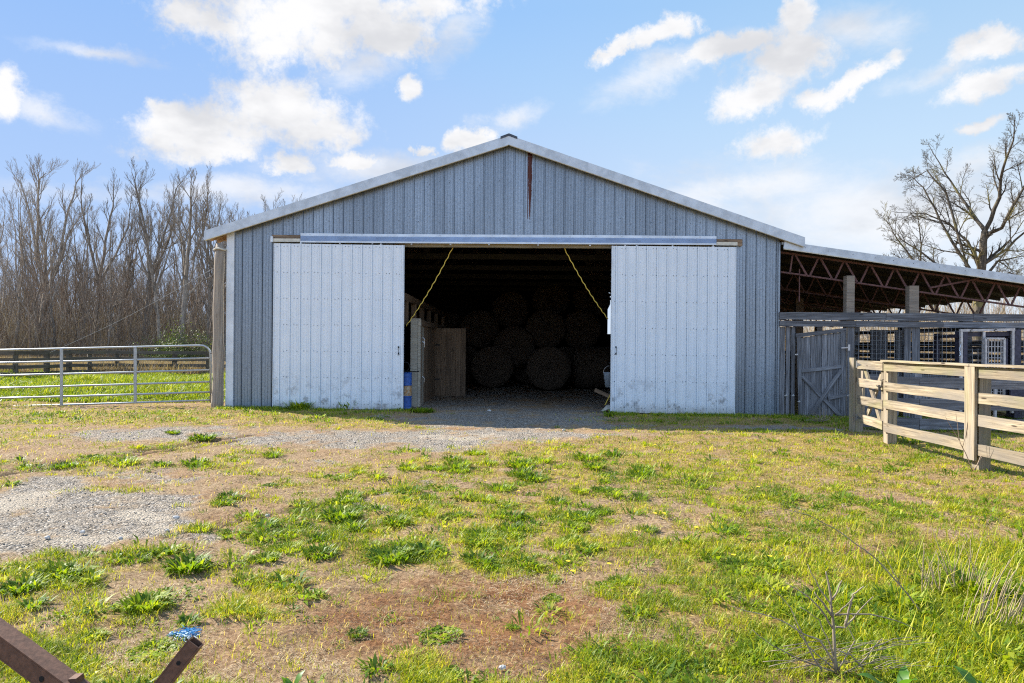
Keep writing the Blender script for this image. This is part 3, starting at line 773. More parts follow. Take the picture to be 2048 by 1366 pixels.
# timber header, backing board, track, cover flashing
m = MB(); zt = P(1010, 487, YF).z
m.board(P(545, 476.5, YF-.04), P(1484, 485.5, YF-.04), .15, .05, jit=.002)
m.build('track_board', M['brown_wood'], barn)
m = MB(); m.board(P(790, 489, YF-.0), P(1240, 492.5, YF-.0), .11, .10, jit=.003); m.build('header_beam', M['pale_wood'], barn)
m = MB(); m.board(P(541, 480.5, YF-.12), P(1474, 488, YF-.12), .075, .07)
trk = m.build('door_track', M['lip'], barn)
for q in (680, 745, 823, 901, 978, 1076, 1180, 1250, 1345):
    y = 484.5+(q-541)*.008; p = P(q, y, YF-.165); m = MB(); m.board(p+Vector((-.018, 0, 0)), p+Vector((.018, 0, 0)), .05, .02); m.build('track_bracket', M['steel'], trk)
m = MB(); m.box(P(541, 484, YF-.17), P(549, 474, YF-.06))
m.build('track_bracket', M['steel'], trk)
m = MB()
pts = [(601, 466, 485), (760, 467.5, 486), (940, 468.5, 487), (1160, 469.5, 488.5), (1433, 472, 490)]
k = len(m.v)
for i, (q, a, b_) in enumerate(pts):
    A_ = P(q, a, YF-.06); B_ = P(q, (a*.72+b_*.28), YF-.075); C_ = P(q, b_-3.5, YF-.22); D_ = P(q, b_-.5, YF-.225)
    wv = random.uniform(-.006, .006)
    for p in (A_, B_, C_, D_): m.v.append((p.x+(0 if p is not C_ else wv), p.y, p.z+wv))
for i in range(len(pts)-1):
    for j in range(3): m.face((k+4*i+j, k+4*i+j+1, k+4*i+j+5, k+4*i+j+4), m=(1 if j != 1 else 0))
q = 620
while q < 1430:
    a = 466+(q-601)*.0072
    m.disc(P(q, a+2.5, YF-.072)+Vector((0, -.004, 0)), (0, -1, .1), .007, 6, 2); m.disc(P(q+30, a+10, YF-.16), (0, -1, .6), .007, 6, 2); q += 52
m.build('track_cover', [M['flash'], M['trim'], M['screw']], barn)

# sliding doors
def sliding_door(c, name_ph, edge_right, handle_px, lab):
    (tl, tr, br, bl) = [P(q[0], q[1], YF-.20) for q in c]
    m = MB()
    zt_ = lambda x: tl.z+(tr.z-tl.z)*(x-tl.x)/(tr.x-tl.x)
    zb_ = lambda x: bl.z+(br.z-bl.z)*(x-bl.x)/(br.x-bl.x)
    k0 = len(m.v)
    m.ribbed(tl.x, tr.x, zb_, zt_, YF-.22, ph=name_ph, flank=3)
    # slight lean and dents of the sheet
    for i in range(k0, len(m.v)):
        x, y, z = m.v[i]
        m.v[i] = (x, y+.01*math.sin(x*2.3+z), z)
    W_ = tr.x-tl.x
    rows = 7
    for r in range(rows):
        f = r/(rows-1)
        x = tl.x+.07
        kx = 0
        while x < tr.x-.03:
            z = zt_(x)-.055-f*((zt_(x)-zb_(x))-.17)
            if random.random() < .93: m.disc((x+random.uniform(-.006, .006), YF-.232+.01*math.sin(x*2.3+z), z+random.uniform(-.012, .012)), (0, -1, 0), .0085, 6, 1)
            x += .076 if kx % 2 else .1526; kx += 1
    # back frame
    for (a, b_) in ((tl, tr), (bl, br)):
        s = -1 if a is tl else 1
        m.board(Vector((a.x+.02, YF-.185, a.z+s*.06)), Vector((b_.x-.02, YF-.185, b_.z+s*.06)), .10, .04, m=2)
    for fz in (.2, .4, .6, .8):
        z = bl.z+(tl.z-bl.z)*fz; m.board((tl.x+.02, YF-.18, z), (tr.x-.02, YF-.18, z), .09, .04, m=2)
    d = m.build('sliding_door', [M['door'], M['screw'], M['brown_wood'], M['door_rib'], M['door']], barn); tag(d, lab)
    m = MB()
    for xx, top, bot in ((tl.x, tl.z, bl.z), (tr.x, tr.z, br.z)):
        wd = .03 if (xx == tr.x) == edge_right else .016
        m = MB(); m.board((xx, YF-.205, bot), (xx, YF-.205, top), .075, wd, (0, 1, 0)); m.build('edge_trim', M['trim'], d)
    m = MB(); h = P(handle_px[0], handle_px[1], YF-.25); 
    for s in (-1, 1): m.board(h+Vector((0, 0, s*.075-.02)), h+Vector((0, 0, s*.075+.02)), .03, .012, (1, 0, 0), m=1)
    m.tube([h+Vector((0, .01, -.07)), h+Vector((0, -.035, -.055)), h+Vector((0, -.035, .055)), h+Vector((0, .01, .07))], .006, 6)
    m.build('door_handle', [M['black_iron'], M['black_iron']], d)
    for fx in (.2, .82):
        p = tl.lerp(tr, fx); m = MB(); m.board(p+Vector((0, .02, -.05)), p+Vector((0, .02, .07)), .03, .012, (1, 0, 0))
        m.board(p+Vector((-.04, .02, .0)), p+Vector((.04, .02, .0)), .02, .02); m.build('hanger', M['steel'], d)
sliding_door([(549.5, 487), (808, 491), (803, 819), (547, 816.5)], P(549, 690, YF-.2).x+.09, True, (797, 701), 'white ribbed sliding door with scuffed lower right corner, left of the opening')
sliding_door([(1224.5, 492), (1471, 494.5), (1470.5, 829), (1225, 825)], P(1224, 690, YF-.2).x+.06, False, (1232, 701), 'white ribbed sliding door with clean sheet, right of the opening')
# inner frame of the barn: posts and purlins lost in the dark
for k in range(5):
    for xx in (XL+.12, XR-.12):
        m = MB(); y = YF+3.4*(k+1)-.2; m.board((xx, y, -.05), (xx, y, 3.9), .14, .14, (1, 0, 0)); m.build('wall_post', M['brown_wood'], barn)
for k in range(7):
    m = MB(); y = YF+2.6*(k+1)
    m.board((XL+.1, y, 3.85), (XR-.1, y, 3.85), .14, .05); m.board((XL+.1, y, 3.86), (RX, y, ZR-.15), .12, .05); m.board((XR-.1, y, 3.8), (RX, y, ZR-.15), .12, .05)
    for f in (-.5, -.2, .2, .5): m.board((f*12, y+.05, 3.85), (f*9+.7*(1 if f < 0 else -1), y+.05, 3.85+(2.3-abs(f)*9*.33)), .09, .04)
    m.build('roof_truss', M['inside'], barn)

# ------------------------------------------------------------------ stall inside the barn
st = thing('horse_stall', 'plank stall with pale corner post just inside the barn opening', 'stall', (-2.4, 16.4, 0))
XS = P(842, 690, 16.4).x
m = MB(); a = P(821, 815, 16.4); b_ = P(842, 637, 16.4); m.box((a.x, 16.33, gz(a.x, 16.4)-.05), (a.x+.17, 16.47, b_.z)); m.box((a.x+.176, 16.32, gz(a.x, 16.4)-.05), (b_.x, 16.47, b_.z-.003)); m.build('corner_post', M['pale_wood'], st)
m = MB(); zt = P(842, 640, 16.4).z; m.board((XS-.03, 16.5, zt-.06), (XS-.03, 30, zt-.06), .14, .05, jit=.002); m.build('wall_cap', M['brown_wood'], st)
m = MB()
y = 16.55; i = 0
while y < 19.8:
    wd = random.uniform(.13, .2)
    m.board((XS-.06, y, -.03), (XS-.06, y, zt-.12-random.uniform(0, .02)), wd-.008, .03, (0, 1, 0), m=(1 if i in (1, 3, 4) else 0))
    y += wd; i += 1
m.build('plank_wall', [M['brown_wood'], M['pale_wood']], st); m = MB()
y = 21.0
while y < 30:
    m.board((XS-.06, y, -.03), (XS-.06, y, zt-.12), .2, .03, (0, 1, 0)); y += .21
m.build('plank_wall', [M['brown_wood'], M['pale_wood']], st)
m = MB(); zb2 = P(810, 581, 15.9).z; xb2 = P(808, 580, 15.95).x
m.board((xb2-.1, 15.9, zb2-.1), (xb2-.1, 30, zb2-.1), .17, .1, jit=.003)
m.board((xb2-.6, 16.2, zb2-.35), (xb2-.6, 30, zb2-.35), .17, .05)
m.build('top_beam', M['brown_wood'], st)
for y in (16.9, 18.3, 19.9, 21.6, 23.6, 26):
    m = MB(); m.board((xb2-.1, y, zt-.1), (xb2-.1, y, zb2-.18), .13, .1, (1, 0, 0)); m.build('stud', M['brown_wood'], st)
m = MB(); p0 = P(862, 793, 19.9); p1 = P(932, 657, 19.9); x = p0.x; n = 7; wd = (p1.x-p0.x)/n
for i in range(n):
    m.board((x+wd/2, 19.9+random.uniform(-.004, .004), p0.z+.02), (x+wd/2, 19.9, p1.z+random.uniform(-.008, .008)), wd-.006, .03, (1, 0, 0)); x += wd
for z in (.5, 1.6): m.board((p0.x, 19.94, z), (p1.x, 19.94, z), .12, .03)
dr = m.build('stall_door', M['brown_wood'], st)
m = MB(); m.board((p0.x-.03, 19.87, 1.5), (p0.x+.25, 19.87, 1.5), .04, .008); m.board((p0.x-.03, 19.87, .5), (p0.x+.25, 19.87, .5), .04, .008); m.build('hinge', M['black_iron'], dr)
for (q, yy_) in ((839, 690), (848, 682), (846, 760), (858, 690)):
    m = MB(); p = P(q, yy_, 16.9); p.x = XS-.03
    m.tube([p+Vector((0, 0, -.08)), p+Vector((.05, 0, -.05)), p+Vector((.05, 0, .05)), p+Vector((0, 0, .09))], .008, 6); m.build('latch_hook', M['steel'], st)

def spiral_rope(a, b, sag, name, label, rad=.012):
    a = Vector(a); b = Vector(b); n = 70; m = MB(); pts = []
    d = (b-a).normalized(); s = d.cross(Vector((0, 1, 0))).normalized()
    for i in range(n+1):
        t = i/n; p = a.lerp(b, t)-Vector((0, 0, sag*4*t*(1-t)))
        p += s*.007*math.sin(t*70)+Vector((0, .007*math.cos(t*70), 0)); pts.append(p)
    m.tube(pts, rad, 6); return tag(recentre(m.build(name, M['rope'], smooth=True)), label, 'rope')
spiral_rope(P(906, 494, 15.55), P(812, 652, 15.75), .09, 'yellow_rope', 'yellow rope slanting down from the header to the left door edge', .011)
spiral_rope(P(1127, 494, 15.55), P(1216, 638, 15.75), .08, 'yellow_rope', 'yellow rope slanting down from the header to the right door edge', .011)
spiral_rope(P(1224, 783, 15.6), P(1210, 810, 15.6), .0, 'yellow_rope', 'short loose yellow rope end by the foot of the right door', .009)

# blue drum
def drum():
    c = P(811, 815, 15.85); t = thing('blue_barrel', 'blue steel barrel with a rusty band beside the stall post', 'barrel', (c.x, c.y, gz(c.x, c.y)))
    z0 = t.location.z; r = .11+.03; H = P(811, 745, 15.85).z-z0
    def ring(z, rr): return [(c.x+rr*math.cos(k*math.pi/10), c.y+rr*math.sin(k*math.pi/10), z0+z) for k in range(20)]
    prof = [(0, r), (.02, r+.006), (.04, r), (H*.32, r), (H*.34, r+.008), (H*.36, r), (H*.64, r), (H*.66, r+.008), (H*.68, r), (H-.03, r), (H-.01, r+.007), (H, r)]
    m = MB()
    for z, rr in prof: m.v += ring(z, rr)
    for i in range(len(prof)-1):
        mi = 1 if H*.35 < prof[i][0]+.001 < H*.64 else 0
        for k in range(20): m.face((20*i+k, 20*i+(k+1) % 20, 20*i+20+(k+1) % 20, 20*i+20+k), m=mi)
    m.face([20*(len(prof)-1)+k for k in range(20)])
    m.build('drum_body', [M['blue_plastic'], M['drum_band']], t)
    m = MB(); m.tube([(c.x-.15, c.y-.05, z0+H+.02), (c.x+.12, c.y-.08, z0+H+.03), (c.x+.32, c.y-.1, z0+H+.03)], .013, 6)
    tag(recentre(m.build('iron_rod', M['black_iron'])), 'thin black rod lying across the barrel top', 'rod')
    m = MB(); pts = [(c.x-.02+.11*math.cos(a), c.y-.05, z0+H+.14+.11*math.sin(a)*(1+.1*math.sin(3*a))) for a in np.linspace(-1.2, 7, 30)]
    m.tube(pts, .009, 6); tag(recentre(m.build('hose_coil', M['black_iron'], smooth=True)), 'coiled black hose standing on the barrel', 'hose')
m_, t_, b__ = newmat('rusty_label_band'); oc_ = t_.add('ShaderNodeTexCoord').outputs['Object']
link(t_, t_.ramp(t_.noise(oc_, 7, 5, .7), [(.4, (.55, .45, .33)), (.52, (.45, .25, .1)), (.65, (.28, .10, .03))]), b__.inputs['Base Color']); M['drum_band'] = m_
drum()
# grey bucket, plank and sack on the right inside
def bucket():
    c = P(1219, 760, 16.3); t = thing('grey_bucket', 'grey bucket hanging behind the right door edge', 'bucket', (c.x, c.y, c.z))
    m = MB(); prof = [(-.17, .10), (.16, .145), (.17, .152), (.185, .15), (.17, .14), (-.15, .095)]
    for z, rr in prof: m.v += [(c.x+rr*math.cos(k*math.pi/8), c.y+rr*math.sin(k*math.pi/8), c.z+z) for k in range(16)]
    for i in range(len(prof)-1):
        for k in range(16): m.face((16*i+k, 16*i+(k+1) % 16, 16*i+16+(k+1) % 16, 16*i+16+k))
    m.face([k for k in range(16)][::-1]); m.face([80+k for k in range(16)])
    m.build('bucket_body', M['grey_tub'], t, True)
    m = MB(); m.tube([(c.x+.15*math.cos(a), c.y, c.z+.17+.17*math.sin(a)) for a in np.linspace(0, math.pi, 12)], .005, 5); m.build('bail_handle', M['steel'], t)
bucket()
m = MB(); m.board(P(1190, 780, 16.6), P(1232, 798, 16.2), .09, .03, jit=.002); tag(recentre(m.build('loose_plank', M['brown_wood'])), 'loose plank leaning inside the right side of the opening', 'plank')
m = MB(); c = P(1216, 812, 15.8)
k = len(m.v)
for i in range(7):
    for j in range(5):
        m.v.append((c.x-.14+i*.05, c.y-.12+j*.06, gz(c.x, c.y)+.02+.10*math.sin(i/6*math.pi)*math.sin(j/4*math.pi)+random.uniform(0, .02)+.012*i))
for i in range(6):
    for j in range(4): m.face((k+5*i+j, k+5*i+5+j, k+5*i+6+j, k+5*i+j+1))
tag(recentre(m.build('feed_sack', M['sack'], smooth=True)), 'crumpled pale sack on the ground by the right door', 'sack')

# hay bales
def bale(x, y, z, lab, r=.75, L=1.3, yaw=0.0):
    key = 'bale_mesh'
    if key not in M:
        m = MB(); n = 36; prof = [(-L/2, .02), (-L/2-.02, .3), (-L/2, .6), (-L/2+.03, .70), (-L/2+.1, .75), (0, .76), (L/2-.1, .75), (L/2, .66), (L/2, .02)]
        for yy_, rr in prof:
            for k in range(n):
                a = 2*math.pi*k/n; q = rr*(1+random.uniform(-.018, .018)); m.v.append((q*math.cos(a), yy_+random.uniform(-.015, .015), .75+q*math.sin(a)*(.97)))
        for i in range(len(prof)-1):
            for k in range(n): m.face((n*i+k, n*i+(k+1) % n, n*i+n+(k+1) % n, n*i+n+k))
        m.face([k for k in range(n)]); m.face([n*(len(prof)-1)+k for k in range(n)][::-1])
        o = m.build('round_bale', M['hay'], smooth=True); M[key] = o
    else:
        o = M[key].copy(); COL.objects.link(o)
    o.location = (x, y, z); o.rotation_euler = (0, 0, yaw)
    tag(o, lab, 'hay bale', 'round hay bales stacked in the barn')
GL = 'round hay bale in the dark stack, back of the barn'
bale(P(1096, 740, 23.2).x, 23.2, 0, 'front hay bale facing the opening, lowest and nearest of the stack')
bale(P(1028, 700, 25.2).x, 25.2, .72, 'hay bale with pale domed top above and left of the front bale')
bale(P(1185, 730, 24.2).x, 24.2, 0, 'hay bale on the floor right of the front bale', yaw=1.4)
bale(P(985, 745, 24.4).x, 24.4, 0, 'hay bale on the floor left of the front bale')
for (q, yy_, z) in ((930, 26.8, 0), (1060, 26.5, 0), (1130, 26.5, 0), (1235, 26.2, 0), (1090, 25.8, 1.38), (1160, 26.4, 1.38), (960, 27.0, 1.38), (1020, 28, 2.2), (1100, 28.2, 2.6), (1180, 28.2, 2.6), (900, 29, 1.4), (870, 29, 0)):
    row = 'floor row' if z < .5 else 'second row' if z < 1.6 else 'top row'
    bale(P(q, 700, yy_).x, yy_, z, GL.replace('the dark stack', 'the '+row+' of the dark stack'))

# ------------------------------------------------------------------ LEAN-TO SHED on the right
random.seed(21)
sh = thing('lean_to_shed', 'open lean-to shed with red steel trusses and weathered plank front beside the barn', 'shed', (9, YF, 0))
XE = 12.6
SL = -.135
fz0 = P(1561, 483, YF-.12).z
def roof_z(x): return fz0+SL*(x-XR)
m = MB(); x0 = XR+.03
k = len(m.v); y0, y1 = YF-.1, 33.5
for y in (y0, y1):
    for (x, dz) in ((x0, 0), (XE+.5, 0), (XE+.5, -.06), (x0, -.06)): m.v.append((x, y, roof_z(x)+dz))
m.face((k, k+1, k+5, k+4)); m.face((k+3, k+7, k+6, k+2), m=1); m.face((k, k+3, k+2, k+1)); m.face((k+1, k+2, k+6, k+5)); m.face((k+4, k+5, k+6, k+7)); m.face((k, k+4, k+7, k+3))
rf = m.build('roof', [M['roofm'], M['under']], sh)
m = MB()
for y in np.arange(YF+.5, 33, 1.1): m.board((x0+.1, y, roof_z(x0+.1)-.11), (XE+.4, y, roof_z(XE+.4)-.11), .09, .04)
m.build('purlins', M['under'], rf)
fa = P(1561, 481, YF-.12); 
m = MB(); a = Vector((x0+.02, YF-.13, roof_z(x0)-.075)); b_ = Vector((XE+.5, YF-.13, roof_z(XE+.5)-.075))
m.board(a, b_, .165, .03)
x = x0+.5
while x < XE:
    m.disc((x, YF-.147, roof_z(x)-.07), (0, -1, 0), .009, 6, 1); x += random.uniform(.35, .6)
fc = m.build('eave_fascia', [M['fascia'], M['screw']], sh)
m = MB(); m.board(a+Vector((0, -.005, -.09)), b_+Vector((0, -.005, -.09)), .022, .045); m.build('drip_edge', M['lip'], fc)
def bar(m, a, b, w=.045, t=.02): m.board(a, b, w, t)
def truss(y, first):
    m = MB(); D = .52
    xa = XR+.08
    m.board((xa, y, roof_z(xa)-.19), (XE+.2, y, roof_z(XE+.2)-.19), .04, .05)
    m.board((xa, y, roof_z(xa)-.13-D*(.98)), (XE+.2, y, roof_z(XE+.2)-.13-D*.98), .035, .06)
    x = xa+.06; top = True
    n = 0
    step = .29
    x = xa+.30
    m.board((xa+.38-.08, y, roof_z(xa)-.2), (xa+.24, y, roof_z(xa)-.64), .035, .02)
    x = xa+.45
    while x < XE-.2:
        zt0 = roof_z(x)-.19; 
        bx = x+.22; zb0 = roof_z(bx)-.13-D
        m.board((x-.1, y-.02, zt0), (bx-.05, y-.02, zb0+.02), .042, .02)
        m.board((bx+.03, y+.01, zb0+.02), (x+.5-.1+.04, y+.01, roof_z(x+.5)-.19), .042, .02)
        x += .58
    if first:
        m.board((P(1856, 574, y).x, y-.05, P(1856, 576, y).z), (P(1955, 558, y).x, y-.05, P(1955, 558, y).z), .04, .03)
    m.build('roof_truss', M['truss'], sh)
for i, y in enumerate((YF+.18, 18.5, 21.4, 24.3, 27.2, 30.1)): truss(y, i == 0)
m = MB(); p = P(1599, 538, YF+.2); m.tube([p, (p.x, p.y, p.z-.75)], .014, 6); m.build('hanging_rod', M['truss'], sh)
# posts of the front
for (q0, q1, yt, yb) in ((1690, 1706.5, 552, 628), (1815, 1834.5, 572, 632)):
    m = MB(); a = P(q0, yb, YF+.05); b_ = P(q1, yt, YF+.05); m.box((a.x, YF-.02, -.1 if q0 == 1690 else 1.9), (b_.x, YF+.14, b_.z)); m.build('front_post', M['post_wood'], sh)
for (y, hgt) in ((18.4, 2.55), (21.3, 2.5), (24.3, 2.5), (27.2, 2.5), (30.1, 2.5), (15.75, 2.6)):
    m = MB(); m.box((12.1, y-.12, -.1), (12.32, y+.12, roof_z(12.2)-.65)); m.build('eave_post', M['grey_wood'], sh)
m = MB(); p = P(1599, 610, 20); m.box((p.x-.1, 20, -.1), (p.x+.12, 20.2, roof_z(p.x)-.6)); m.build('inner_post', M['brown_wood'], sh)
# rails across the front
def plank_row(yt0, yb0, yt1, yb1, splits, yoff, mat='grey_wood'):
    xs_ = [1558]+splits+[2200]
    for a, b_ in zip(xs_, xs_[1:]):
        m = MB(); f = lambda q, u, v: u+(v-u)*(q-1558)/(2048-1558)
        pa = P(a+.5, (f(a, yt0, yt1)+f(a, yb0, yb1))/2, YF-yoff); pb = P(b_-.5, (f(b_, yt0, yt1)+f(b_, yb0, yb1))/2, YF-yoff)
        h = (f(a, yb0, yb1)-f(a, yt0, yt1))/88.0
        m.board(pa, pb, h-.004, .045, jit=.007); m.build('rail_board', M[mat], sh)
plank_row(624, 639.5, 628, 643, [1771, 1946], .05)
plank_row(641, 653, 645, 656, [1711, 1885], .04)
# upright planks left of the small door
m = MB()
for (a, b_) in ((1557.5, 1570), (1570.5, 1580), (1581, 1590.5)):
    p0 = P(a, 840, YF-.0); p1 = P(b_, 654, YF); m.board(((p0.x+p1.x)/2, YF+random.uniform(-.004, .004), -.12), ((p0.x+p1.x)/2, YF, p1.z), p1.x-p0.x-.006, .03, (1, 0, 0), jit=.004)
m.build('plank_wall', M['grey_wood'], sh)
# the sagging door
D0 = YF-.09
m = MB()
tops = [(1597, 672), (1690, 659)]
nb = 8
for i in range(nb):
    q0 = 1599+i*(1690-1599)/nb; q1 = 1599+(i+1)*(1690-1599)/nb; yt = 676-(i+.5)*13/nb
    pb_ = P((q0+q1)/2-1, 838, D0); pt_ = P((q0+q1)/2, yt, D0); m.board((pb_.x, D0+.03, pb_.z+random.uniform(-.02, .02)), (pt_.x, D0+.03, pt_.z), (q1-q0)/89-.008, .025, (1, 0, 0), jit=.003)
dd = m.build('plank_door', M['grey_wood'], sh); tag(dd, 'sagging weathered plank door with crossed braces')
def dboard(a, b_, w, yo=0.0, nm='door_brace'):
    m = MB(); pa = P(a[0], a[1], D0-yo); pb = P(b_[0], b_[1], D0-yo); m.board(pa, pb, w, .03, (0, 0, 1) if abs(pa.z-pb.z) < abs(pa.x-pb.x)*3 else (1, 0, 0), jit=.003); m.build(nm, M['grey_wood'], dd)
dboard((1597, 668), (1601, 838), .085, 0, 'door_stile'); dboard((1686, 662), (1687, 836), .10, 0, 'door_stile')
dboard((1592, 671), (1692, 659.5), .085, .005, 'door_rail')
dboard((1603, 742), (1683, 733), .075, .0, 'door_rail'); dboard((1656, 797), (1693, 789), .075, .002, 'door_rail')
dboard((1604, 752), (1684, 836), .075, .0); dboard((1616, 838), (1682, 740), .08, .032)
m = MB(); a = P(1698, 695, YF-.15)
m.board(a+Vector((0, 0, -.07)), a+Vector((0, 0, .07)), .045, .01, (1, 0, 0)); m.board(a+Vector((-.02, 0, 0)), a+Vector((-.17, 0, -.01)), .03, .008); m.build('hinge', M['light_metal'], dd)
for (q, y) in ((1593, 709), (1697, 791), (1598, 803), (1572, 791), (1586, 791)):
    m = MB(); a = P(q, y, YF-.13); m.board(a+Vector((-.03, 0, 0)), a+Vector((.03, 0, 0)), .025, .012); m.tube([a+Vector((0, -.01, .02)), a+Vector((.01, -.03, 0)), a+Vector((0, -.01, -.03))], .006, 5); m.build('latch', M['steel'], dd)
# jamb planks and the wide double post
for (a, b_, yt, yb) in ((1692.5, 1707, 654, 850), (1806, 1821, 655, 850), (1821.6, 1838.5, 655, 850)):
    p0 = P(a, yb, YF); p1 = P(b_, yt, YF); m = MB(); m.board(((p0.x+p1.x)/2, YF-.01, -.12), ((p0.x+p1.x)/2, YF-.01, p1.z), p1.x-p0.x-.004, .035, (1, 0, 0), jit=.004); m.build('jamb_plank', M['grey_wood'], sh)
# low plank wall and wire mesh above it
m = MB(); q = 1708
while q < 2200:
    wq = random.uniform(11, 17)
    if 1795 < q < 1800 or q > 1916 and q < 2030:
        m.build('plank_wall', M['grey_wood'], sh) if m.f else None; m = MB()
    if not (1804 < q+wq/2 < 1840) and not (1916 < q < 2030):
        p0 = P(q, 0, YF+.06); p1 = P(q+wq, 752, YF+.06); m.board(((p0.x+p1.x)/2, YF+.08, -.12), ((p0.x+p1.x)/2, YF+.08, P(q, 748+.01*(q-1700), YF).z), p1.x-p0.x-.006, .03, (1, 0, 0), jit=.004)
    q += wq
m.build('plank_wall', M['grey_wood'], sh)
def mesh_panel(q0, q1, y0, y1, yd):
    m = MB(); a = P(q0, y1, yd); b_ = P(q1, y0, yd); x = a.x; st_ = .102
    i = 0
    while x < b_.x: m.tube([(x+random.uniform(-.004, .004), yd, a.z), (x+random.uniform(-.004, .004), yd, b_.z)], .005, 4); x += st_
    z = a.z
    while z < b_.z: m.tube([(a.x, yd, z), (b_.x, yd, z+random.uniform(-.006, .006))], .005, 4); z += st_
    m.build('wire_mesh', M['wire'], sh)
mesh_panel(1708, 1806, 655, 752, YF+.03); mesh_panel(1839, 1922, 656, 752, YF+.03); mesh_panel(2028, 2120, 660, 800, YF+.03)
# inner partitions and slatted far side through which the light comes
def slat_wall(pa, pb, zs_, nm, gaps=()):
    m = MB()
    for z in zs_: m.board((pa[0], pa[1], z), (pb[0], pb[1], z+random.uniform(-.01, .01)), .14 if z < 2 else .12, .03, jit=.004)
    m.build(nm, M['grey_wood'], sh)
slat_wall((12.34, 15.6), (12.34, 33), (.1, .27, .44, .63, .80, .96, 1.12, 1.31), 'slat_wall')
slat_wall((12.34, 15.6), (12.34, 24.2), (1.50, 1.66, 2.05), 'slat_wall')
slat_wall((6.2, 22), (12.0, 22), (.1, .26, .42, .6, .77, .95), 'slat_wall')
m = MB()
for q in (1757, 1747, 1768, 1797):
    p = P(q, 700, 18.2); m.board((p.x, 18.2, -.1), (p.x, 18.2, 2.0), .17, .05, (1, 0, 0))
m.build('inner_stud', M['grey_wood'], sh)
m = MB(); m.v += [(XR, 33.4, -.2), (9.2, 33.4, -.2), (9.2, 33.4, roof_z(9.2)), (XR, 33.4, roof_z(XR))]; m.face((0, 1, 2, 3)); m.build('rear_wall', M['inside'], sh)

# handling chute with its small barred gate, in front of the shed
ch = thing('livestock_chute', 'tan steel livestock chute with shade-darkened sides and small barred gate', 'chute', (P(1970, 700, 15.1).x, 15.1, -.05))
def steel(a, b_, w, t, nm, mat, up=(0, 0, 1), par=ch):
    m = MB(); m.board(a, b_, w, t, up); return m.build(nm, M[mat], par)
YC = 15.15
x0c, x1c, xm = P(1922, 700, YC).x, P(2025, 700, YC).x, P(1967, 700, YC).x
zt1, zt2 = P(1922, 661, YC).z, P(2025, 659, YC).z
m = MB(); m.board((x0c-.03, YC, zt1), (x1c+.035, YC, zt2), .055, .06); m.board((x0c, YC, zt1-.03), (x0c, YC, .1), .05, .055, (1, 0, 0)); m.board((x1c, YC, zt2-.03), (x1c, YC, .1), .05, .055, (1, 0, 0)); m.board((xm, YC, zt1-.03), (xm, YC, .1), .05, .05, (1, 0, 0))
m.build('front_frame', M['light_metal'], ch)
m = MB()
m.board((x0c+.08, YC+.12, zt1-.02), (x0c+.08, YC+.12, .0), .09, .3, (1, 0, 0)); m.board((x1c+.12, YC+.12, zt2), (x1c+.12, YC+.12, 0), .14, .25, (1, 0, 0))
m.board((x0c, YC+.1, zt1-.09), (x1c, YC+.1, zt2-.09), .1, .1); m.board((xm-.0, YC+.14, .55), (x1c, YC+.14, .55), 1.0, .03) if False else None
m.board((x0c+.02, YC+.9, zt1-.05), (x0c+.02, YC+.9, 0), .09, .09, (1, 0, 0)); m.board((x1c+.02, YC+.9, zt1-.05), (x1c+.02, YC+.9, 0), .09, .09, (1, 0, 0))
m.board((x0c+.02, YC+.1, zt1-.12), (x0c+.02, YC+.9, zt1-.12), .08, .06); m.board((x1c, YC+.1, zt1-.12), (x1c, YC+.9, zt1-.12), .08, .06)
m.build('side_frame', M['dark_metal'], ch)
m = MB(); gx0, gx1 = P(1971, 700, YC-.06).x, P(2008, 700, YC-.06).x; gz0, gz1 = P(1990, 800, YC).z, P(1990, 677, YC-.06).z
m.board((gx0, YC-.06, gz1), (gx1, YC-.06, gz1), .04, .05); m.board((gx1, YC-.06, gz1), (gx1, YC-.06, gz0), .045, .05, (1, 0, 0)); m.board((gx0, YC-.06, gz1), (gx0, YC-.06, gz0), .04, .05, (1, 0, 0))
bg_ = m.build('barred_gate', M['light_metal'], ch)
m = MB()
for i in range(1, 6):
    x = gx0+(gx1-gx0)*i/6; m.tube([(x, YC-.06, gz0), (x, YC-.06, gz1)], .009, 5)
z = gz0+.06
while z < gz1: m.tube([(gx0, YC-.05, z), (gx1, YC-.05, z)], .009, 5); z += .125
m.build('gate_bar', M['light_metal'], bg_)
m = MB(); m.board((gx1+.01, YC-.1, P(1, 722, YC).z-.2), (gx1+.01, YC-.1, P(1, 722, YC).z-.05), .05, .02, (1, 0, 0)); m.build('gate_latch', M['light_metal'], bg_)
m = MB(); m.board((gx1+.05, YC, gz1), (gx1+.05, YC, gz0), .07, .12, (1, 0, 0)); m.build('gate_post', M['dark_metal'], ch)
m = MB()
for (q, yy_) in ((1944, 662), (1992, 661)):
    p = P(q, yy_, YC-.05); m.tube([p+Vector((.03*math.cos(a), 0, .03*math.sin(a))) for a in np.linspace(.7, 5.8, 12)], .008, 5)
m.build('ring_bolt', M['black_iron'], ch)
m = MB()
for q in (1945, 1956): m.tube([P(q, 697, YC+.3), P(q, 760, YC+.3)], .009, 5)
for y in (693, 702, 712, 722, 735): m.tube([P(1934, y-12, YC+.35), P(1966, y-12, YC+.35)], .007, 5)
for q in (2013, 2019): m.tube([P(q, 672, YC+.3), P(q, 760, YC+.3)], .008, 5)
m.build('side_bar', M['wire'], ch)
m = MB(); p = P(1921, 695, YC-.04)
for k in range(9): m.tube([p+Vector((.012*math.sin(k), 0, .13-k*.035)), p+Vector((.012*math.sin(k+1)-.004*k, 0, .13-(k+1)*.035))], .011, 5)
m.build('chain', M['steel'], ch)
m = MB(); p = P(2034, 840, 14.9)
